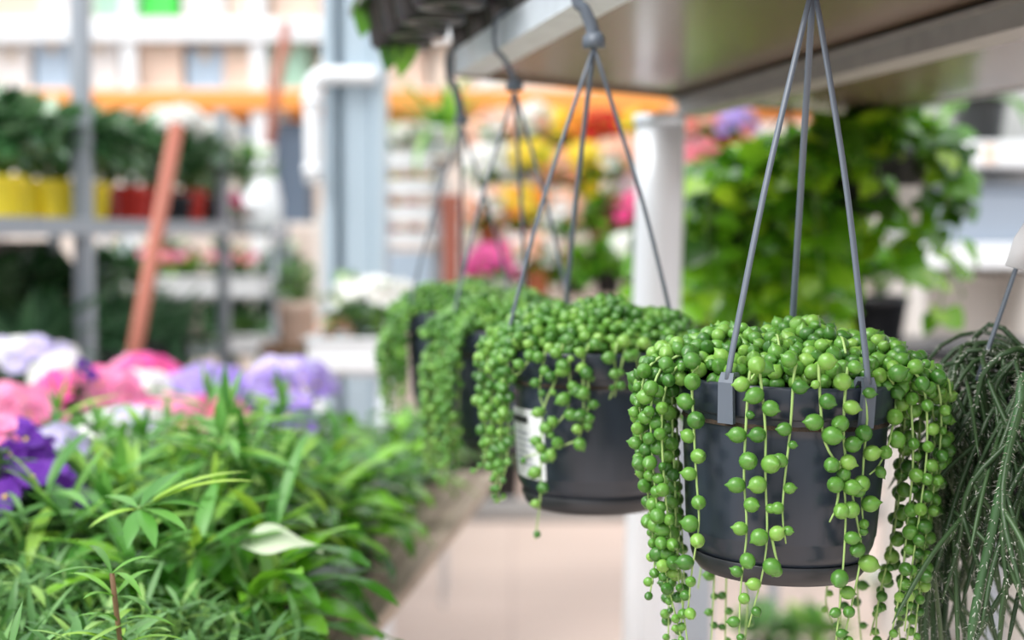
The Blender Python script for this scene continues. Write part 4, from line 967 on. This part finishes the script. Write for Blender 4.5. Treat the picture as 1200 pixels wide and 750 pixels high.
for k, px in enumerate((462, 488)):
    root = thing('white_flowered_plant', ('white-flowered plant on the top left of the tray stand', 'white-flowered plant beside the arching plant on the tray stand')[k], 'flowering plant', (P(px, 300, YT).x, YT - .09, TZ[0] - .039), 0, 'white-flowered plants on the tray stand')
    mb = MB(); simple_pot(mb, .03, .04, .06, 20); mb.obj('pot', M['white'], root)
    mb = MB(); bush_mesh(mb, 40, .055, .055, .05, (0, 0, .09), .05, .03, .5, -.3, nseg=3); mb.obj('foliage', M['leaf_fine'], root); blooms(root, 12, 'white', (0, 0, .1), .055, .05, .045, .0, .9)
# ------------------------------------------------------------------ tiered flower stand in the middle
YF = 5.0
fs = thing('flower_stand', 'tiered grey flower stand full of blooms behind the hanging pots', 'stand', (P(690, 300, YF).x, YF + .1, 0))
FT = [(P(690, 178, YF).z, .28), (P(690, 230, YF).z, .16), (P(690, 285, YF).z, .04), (P(690, 345, YF).z, -.1)]
for z, y in FT: mb = MB(); mb.box((.05, y, z - .006), (1.24, .17, .012)); mb.obj('tier', M['wood'], fs, smooth=False)
zp = FT[3][0] - .05
mb = MB(); mb.box((-.07, .09, zp - .012), (1.5, .56, .024), bev=.003); mb.obj('platform', M['wood'], fs, smooth=False)
for sx in (-.78, .65):
    for y in (-.15, .33): mb = MB(); mb.box((sx, y, (zp - .024) / 2), (.035, .035, zp - .024)); mb.obj('leg', M['rack_metal'], fs, smooth=False)
for sx in (-.55, .65):
    for z, y in FT: mb = MB(); mb.box((sx, y, (z - .012 + zp) / 2), (.022, .03, z - .012 - zp)); mb.obj('upright', M['rack_metal'], fs, smooth=False)
z, y = FT[3]; x = P(528, 300, YF + .1 + y).x; hv = P(530, 228, YF).z - z
va = thing('terracotta_vase', 'tall slim reddish clay vase at the left end of the flower stand', 'vase', (x, YF + .1 + y, z))
mb = MB(); mb.lathe([(.0005, .002), (.03, 0), (.032, .004), (.028, .06), (.031, hv * .6), (.034, hv * .9), (.037, hv * .97), (.037, hv), (.032, hv), (.029, hv * .9), (.0005, hv * .85)], 28); mb.obj('body', M['pinkwood'], va)
mb = MB(); mb.lathe([(.0325, hv * .86), (.036, hv * .875), (.0325, hv * .89)], 28); mb.obj('collar', M['pinkwood'], va)
FS = [(0, 585, 'peach', 'white', 'peach flowers at the left end of the top tier'), (0, 628, 'peach', 'white', 'peach flowers on the top tier, second place'), (0, 666, 'orange', 'terracotta', 'big orange and yellow flowers on the top tier'), (0, 708, 'red', 'terracotta', 'dark red flowers on the top tier'), (0, 750, 'orange', 'white', 'orange flowers on the top tier beside the round post'), (0, 815, 'salmon', 'white', 'salmon flowers on the top tier right of the round post'), (0, 852, 'lav', 'redpot', 'small violet flowers on the top tier right of the post'),
    (1, 580, 'white', 'white', 'white flowers at the left end of the second tier'), (1, 625, 'yellow', 'white', 'bright yellow flowers on the second tier'), (1, 660, 'salmon', 'white', 'salmon pink flowers on the second tier'), (1, 690, 'yellow', 'yellow', 'yellow flowers in a yellow pot on the second tier'), (1, 728, 'peach', 'white', 'pale peach flowers on the second tier'), (1, 818, 'rose', 'white', 'rose pink flowers right of the round post, second tier'),
    (2, 575, 'peach', 'terracotta', 'peach flowers at the left end of the third tier'), (2, 615, 'orange', 'terracotta', 'orange flowers on the third tier'), (2, 655, 'peach', 'white', 'peach flowers on the third tier, third place'), (2, 704, None, 'magentapot', 'green leafy plant in a magenta pot on the third tier'), (2, 742, 'magenta', 'white', 'vivid magenta flowers on the third tier beside the round post'), (2, 815, 'magenta', 'white', 'magenta flowers right of the round post on the third tier'),
    (3, 585, 'hot', 'white', 'bright pink flowers on the lowest tier just above the beads'), (3, 630, 'peach', 'terracotta', 'peach flowers on the lowest tier, leaves showing'), (3, 672, None, 'black', 'green leafy plant on the lowest tier, middle place'), (3, 712, None, 'black', 'bright green leafy plant on the lowest tier left of the post'), (3, 748, 'white', 'black', 'small white flowers on the lowest tier beside the post'), (3, 820, None, 'black', 'green leafy plant on the lowest tier right of the post')]
for k, px, c, pm, lb in FS:
    z, y = FT[k]; Y = YF + .1 + y; x = (px - 600) / FPX * Y
    root = thing('flowering_pot_plant' if c else 'leafy_potted_plant', lb, 'flowering plant' if c else 'potted plant', (x, Y, z), U(0, .5), 'plants on the flower stand')
    hp_ = U(.05, .1)
    mb = MB(); simple_pot(mb, .04, .052, hp_, 20); mb.obj('pot', M[pm], root)
    mb = MB(); bush_mesh(mb, 80 if c else 130, .09, .08, .05 if c else .075, (0, 0, hp_ + .03), .07, .042, .5, -.7, nseg=3, stem_mi=1); mb.obj('foliage', [M['leaf_bright'], M['stem']], root)
    if c:
        cc = {'orange': ['orange', 'orange', 'yellow'], 'peach': ['peach', 'peach', 'white'], 'salmon': ['salmon', 'peach'], 'lav': ['lav', 'salmon']}.get(c, c)
        blooms(root, 26, cc, (0, 0, hp_ + .04), .1, .08, .07, -.3, 1.45, face=.5)

# ------------------------------------------------------------------ trailing green baskets at the right rear
def ivy_basket(label, px, py, Y, r, n, trails, seed_len, name='hanging_vine_basket', leafm='leaf_ivy', hook=None, tagpx=None, L=.062, W=.055):
    p = P(px, py, Y); root = thing(name, label, 'hanging plant', (p.x, Y, p.z - .11), 0, 'trailing green baskets at the rear')
    mb = MB(); simple_pot(mb, .075, .1, .13, 32); mb.obj('pot', M['black'], root)
    mb = MB(); bush_mesh(mb, n, r, r * .9, .09, (0, 0, .14), L, W, .6, -.3, nseg=4, stem_mi=1, peak=.35); mb.obj('foliage', [M[leafm], M['stem']], root)
    for k in range(trails):
        a = U(0, 2 * PI) if k % 3 else U(PI * .7, PI * 1.6); u = V(math.cos(a), math.sin(a), 0); ln = seed_len * U(.45, 1); rr = .1 + U(.0, .1) * (1 if u.x < .2 else .1)
        pth = smooth_path([u * .05 + V(0, 0, .14), u * rr + V(0, 0, .15), u * (rr + .05) + V(0, 0, .06), u * (rr + U(.0, .08) * (1 if u.x < .2 else .1)) + V(U(-.03, .03), 0, .06 - ln)], 12)
        mb = MB(); mb.tube(pth, .0022, 5, 1, False)
        for q_ in pth[1:]:
            for _ in range(3):
                d = V(U(-1, 1), U(-1, .7), U(-.6, .3)); mb.leaf(q_ + d * .012, d, L * U(.7, 1.2), W * U(.7, 1.2), .6, .2, 4, 0, .35, up=(U(-.5, .5), -.6, .6))
        mb.obj('trailing_stem', [M[leafm], M['stem']], root)
    if hook is not None:
        top = V(hook[0] - p.x, hook[1] - Y, hook[2] - (p.z - .11))
        for a in (.5, 2.6, 4.7):
            c = V(.098 * math.cos(a), .098 * math.sin(a), .128); mb = MB(); mb.tube([c, c.lerp(top, .5), top], .002, 6); mb.obj('strap', M['black'], root)
    if tagpx:
        t = P(tagpx[0], tagpx[1], Y - .115); lc = V(t.x - p.x, -.115, t.z - p.z + .11)
        mb = MB(); mb.box(lc, (.055, .002, .07)); mb.obj('price_tag', M['palepanel'], root, smooth=False)
    return root
ivy_basket('trailing green vine in a black basket with a grey price tag', 1032, 186, 2.75, .125, 140, 15, .24, hook=(.745, 2.73, ZS), tagpx=(1060, 240))
ivy_basket('trailing bright green basket seen between the straps of the nearest pot', 900, 232, 2.83, .165, 160, 20, .22, hook=(.53, 2.745, ZS))
# low leafy plants on a bench behind
gb = thing('rear_bench', 'dark low bench carrying leafy plants behind the nearest pot', 'bench', (.95, 3.9, 0))
mb = MB(); zt = P(900, 400, 3.9).z; mb.box((0, 0, zt - .02), (1.0, .5, .04), bev=.004); mb.obj('top', M['black'], gb, smooth=False)
for sx in (-.45, .45):
    for sy in (-.2, .2): mb = MB(); mb.box((sx, sy, (zt - .04) / 2), (.05, .05, zt - .04)); mb.obj('leg', M['rack_metal'], gb, smooth=False)
LB = [(822, 'leafy green plant on the rear bench beside the round post'), (872, 'leafy green plant on the rear bench behind the left strap of the nearest pot'), (925, 'leafy green plant on the rear bench behind the back strap of the nearest pot'), (975, 'leafy green plant on the rear bench behind the right strap of the nearest pot')]
for i, (px, lb) in enumerate(LB):
    x = (px - 600) / FPX * 3.85; bush_plant('leafy_potted_plant', lb, (x, 3.85 + .06 * (i % 2), zt), M['black'], 'leaf_ivy', .15, .14, 130, .07, .055, .075, .11, group='leafy plants on the rear bench', tall=.22)
for px, Y, lb in ((1030, 3.85, 'black pot with a pale tag beyond the beads at the right of the rear bench'),):
    x = (px - 600) / FPX * Y; bush_plant('leafy_potted_plant', lb, (x, Y, zt), M['black'], 'leaf_ivy', .1, .08, 50, .06, .05, .08, .13, tall=.19)

# ------------------------------------------------------------------ pale shelving at the far right
YS = 4.7
ws = thing('pale_shelving', 'pale shelving unit with white boards at the right rear', 'shelving', (P(1180, 300, YS).x, YS + .2, 0))
for py, hh in ((180, .085), (300, .08)):
    z = P(1180, py, YS).z; mb = MB(); mb.box((.1, 0, z), (.78, .4, hh), bev=.005); mb.obj('shelf_board', M['white'], ws, smooth=False)
mb = MB(); mb.box((.1, .21, 1.1), (.78, .02, 2.2)); mb.obj('back_panel', M['greywall'], ws, smooth=False)
zc_ = P(1180, 320, YS).z
for sx in (-.28, .1, .48): mb = MB(); mb.box((sx, -.02, zc_ / 2), (.03, .36, zc_), bev=.003); mb.obj('side_panel', M['palepanel'], ws, smooth=False)
mb = MB(); mb.box((.1, .1, zc_ / 2), (.78, .03, zc_ - .02)); mb.obj('lower_panel', M['palepanel'], ws, smooth=False)
mb = MB(); p = P(1160, 286, YS); zt2 = P(1180, 300, YS).z + .04
bb = thing('storage_bin', 'blue-grey storage bin on the lower white board at the right rear', 'bin', (p.x + .06, YS + .18, zt2))
mb.box((0, 0, .09), (.34, .24, .18), bev=.012); mb.obj('body', M['bluepanel'], bb, smooth=False); mb = MB(); mb.box((0, 0, .188), (.36, .26, .016), bev=.004); mb.obj('lid', M['bluepanel'], bb, smooth=False)
zt3 = P(1180, 180, YS).z + .0425
sword_plant('green arching plant on the upper white board at the right rear', (P(1165, 160, YS).x, YS + .15, zt3), 22, .26, .04, 'leaf_bright', 'black', None, 1.4)
mb = MB(); q_ = P(1160, 180, YS - .005); mb.box((0, 0, 0), (.04, .004, .06)); o = mb.obj('orange_label', M['box_peach'], ws, smooth=False); o.location = (q_.x - ws.location.x, -.203, q_.z); o.name = 'edge_label'
struct(MB().box((3.2, 6.4, 1.2), (2.4, .1, 2.4)).obj('wall_right', M['greywall'], smooth=False))

# ------------------------------------------------------------------ pots on the floor
def floor_pot(label, px, py, pm, leafm, r=.1, potr=.09, poth=.16, n=50, fl=None):
    Y = FPX * CAM_Z / (py - 275); x = (px - 600) / FPX * Y
    root = bush_plant('floor_pot_plant', label, (x, Y, 0), M[pm], leafm, r, r * .8, n, .09, .045, potr, poth, group='potted plants on the floor', tall=poth + r * .6)
    if fl: blooms(root, 14, fl, (0, 0, poth + r * .7), r, r * .8, r * .6, .0, 1.4)
    return root
floor_pot('small green plant in a black pot on the floor below the nearest pot', 905, 830, 'black', 'leaf_fine', .1, .1, .17)
floor_pot('taller green plant in a black pot on the floor beside the small one', 955, 820, 'black', 'leaf_bright', .12, .09, .1, 60)
floor_pot('white-flowered plant in a black pot on the floor behind the beads', 1058, 745, 'black', 'leaf_fine', .1, .08, .12, 40, 'white')
KB = [(505, 'leaf_low'), (535, 'leaf_bright'), (562, 'leaf_low'), (592, 'leaf_low'), (640, 'leaf_low'), (690, 'leaf_low')]
for i, (px, lm) in enumerate(KB):
    Y = 7.5; x = (px - 600) / FPX * Y; bush_plant('floor_pot_plant', f'dark pot plant standing behind the grey kerb, {ordn[i]} from the bench', (x, Y, 0), M['black'], lm, .12, .1, 40, .1, .05, .085, .26, group='dark pots behind the kerb', tall=.32)

# plants growing out of the black tray on the shelf (their tips droop into view)
cr = Matrix.Rotation(BEAM_ANG - PI / 2, 3, 'Z')
for k, (i, j, lb) in enumerate(((0, 3, 'leafy plant in the black overhead tray with leaves drooping beside the column'), (0, 1, 'leafy plant in the black overhead tray above the second pot hook'), (1, 2, 'leafy plant in the black overhead tray on the shelf side'))):
    o = cr @ V((i - .5) * .124, (j - 1.5) * .132, 0)
    root = thing('tray_plant', lb, 'potted plant', (tr.location.x + o.x, tr.location.y + o.y, trz + .0105), 0, 'plants in the overhead tray')
    mb = MB(); simple_pot(mb, .036, .048, .075, 20, lip=False); mb.obj('pot', M['black'], root)
    mb = MB(); bush_mesh(mb, 40, .1, .1, .09, (0, 0, .16), .08, .04, .7, -.1, nseg=5, stem_mi=1)
    if k == 0:
        for tx, ty in ((428, 14), (458, 54), (474, 60)):
            q_ = P(tx, ty, root.location.y - .02) - Vector(root.location); mb.tube(smooth_path([V(0, 0, .08), V(q_.x * .6, -.01, .1), q_ + V(.01, 0, .045)], 10), .002, 5, 1, False); mb.leaf(q_ + V(.01, 0, .045), V(-.2, -.1, -1), .085, .04, .2, .2, 6, 0, .45, up=(0, -1, 0))
    mb.obj('foliage', [M['leaf_bright'], M['stem']], root)
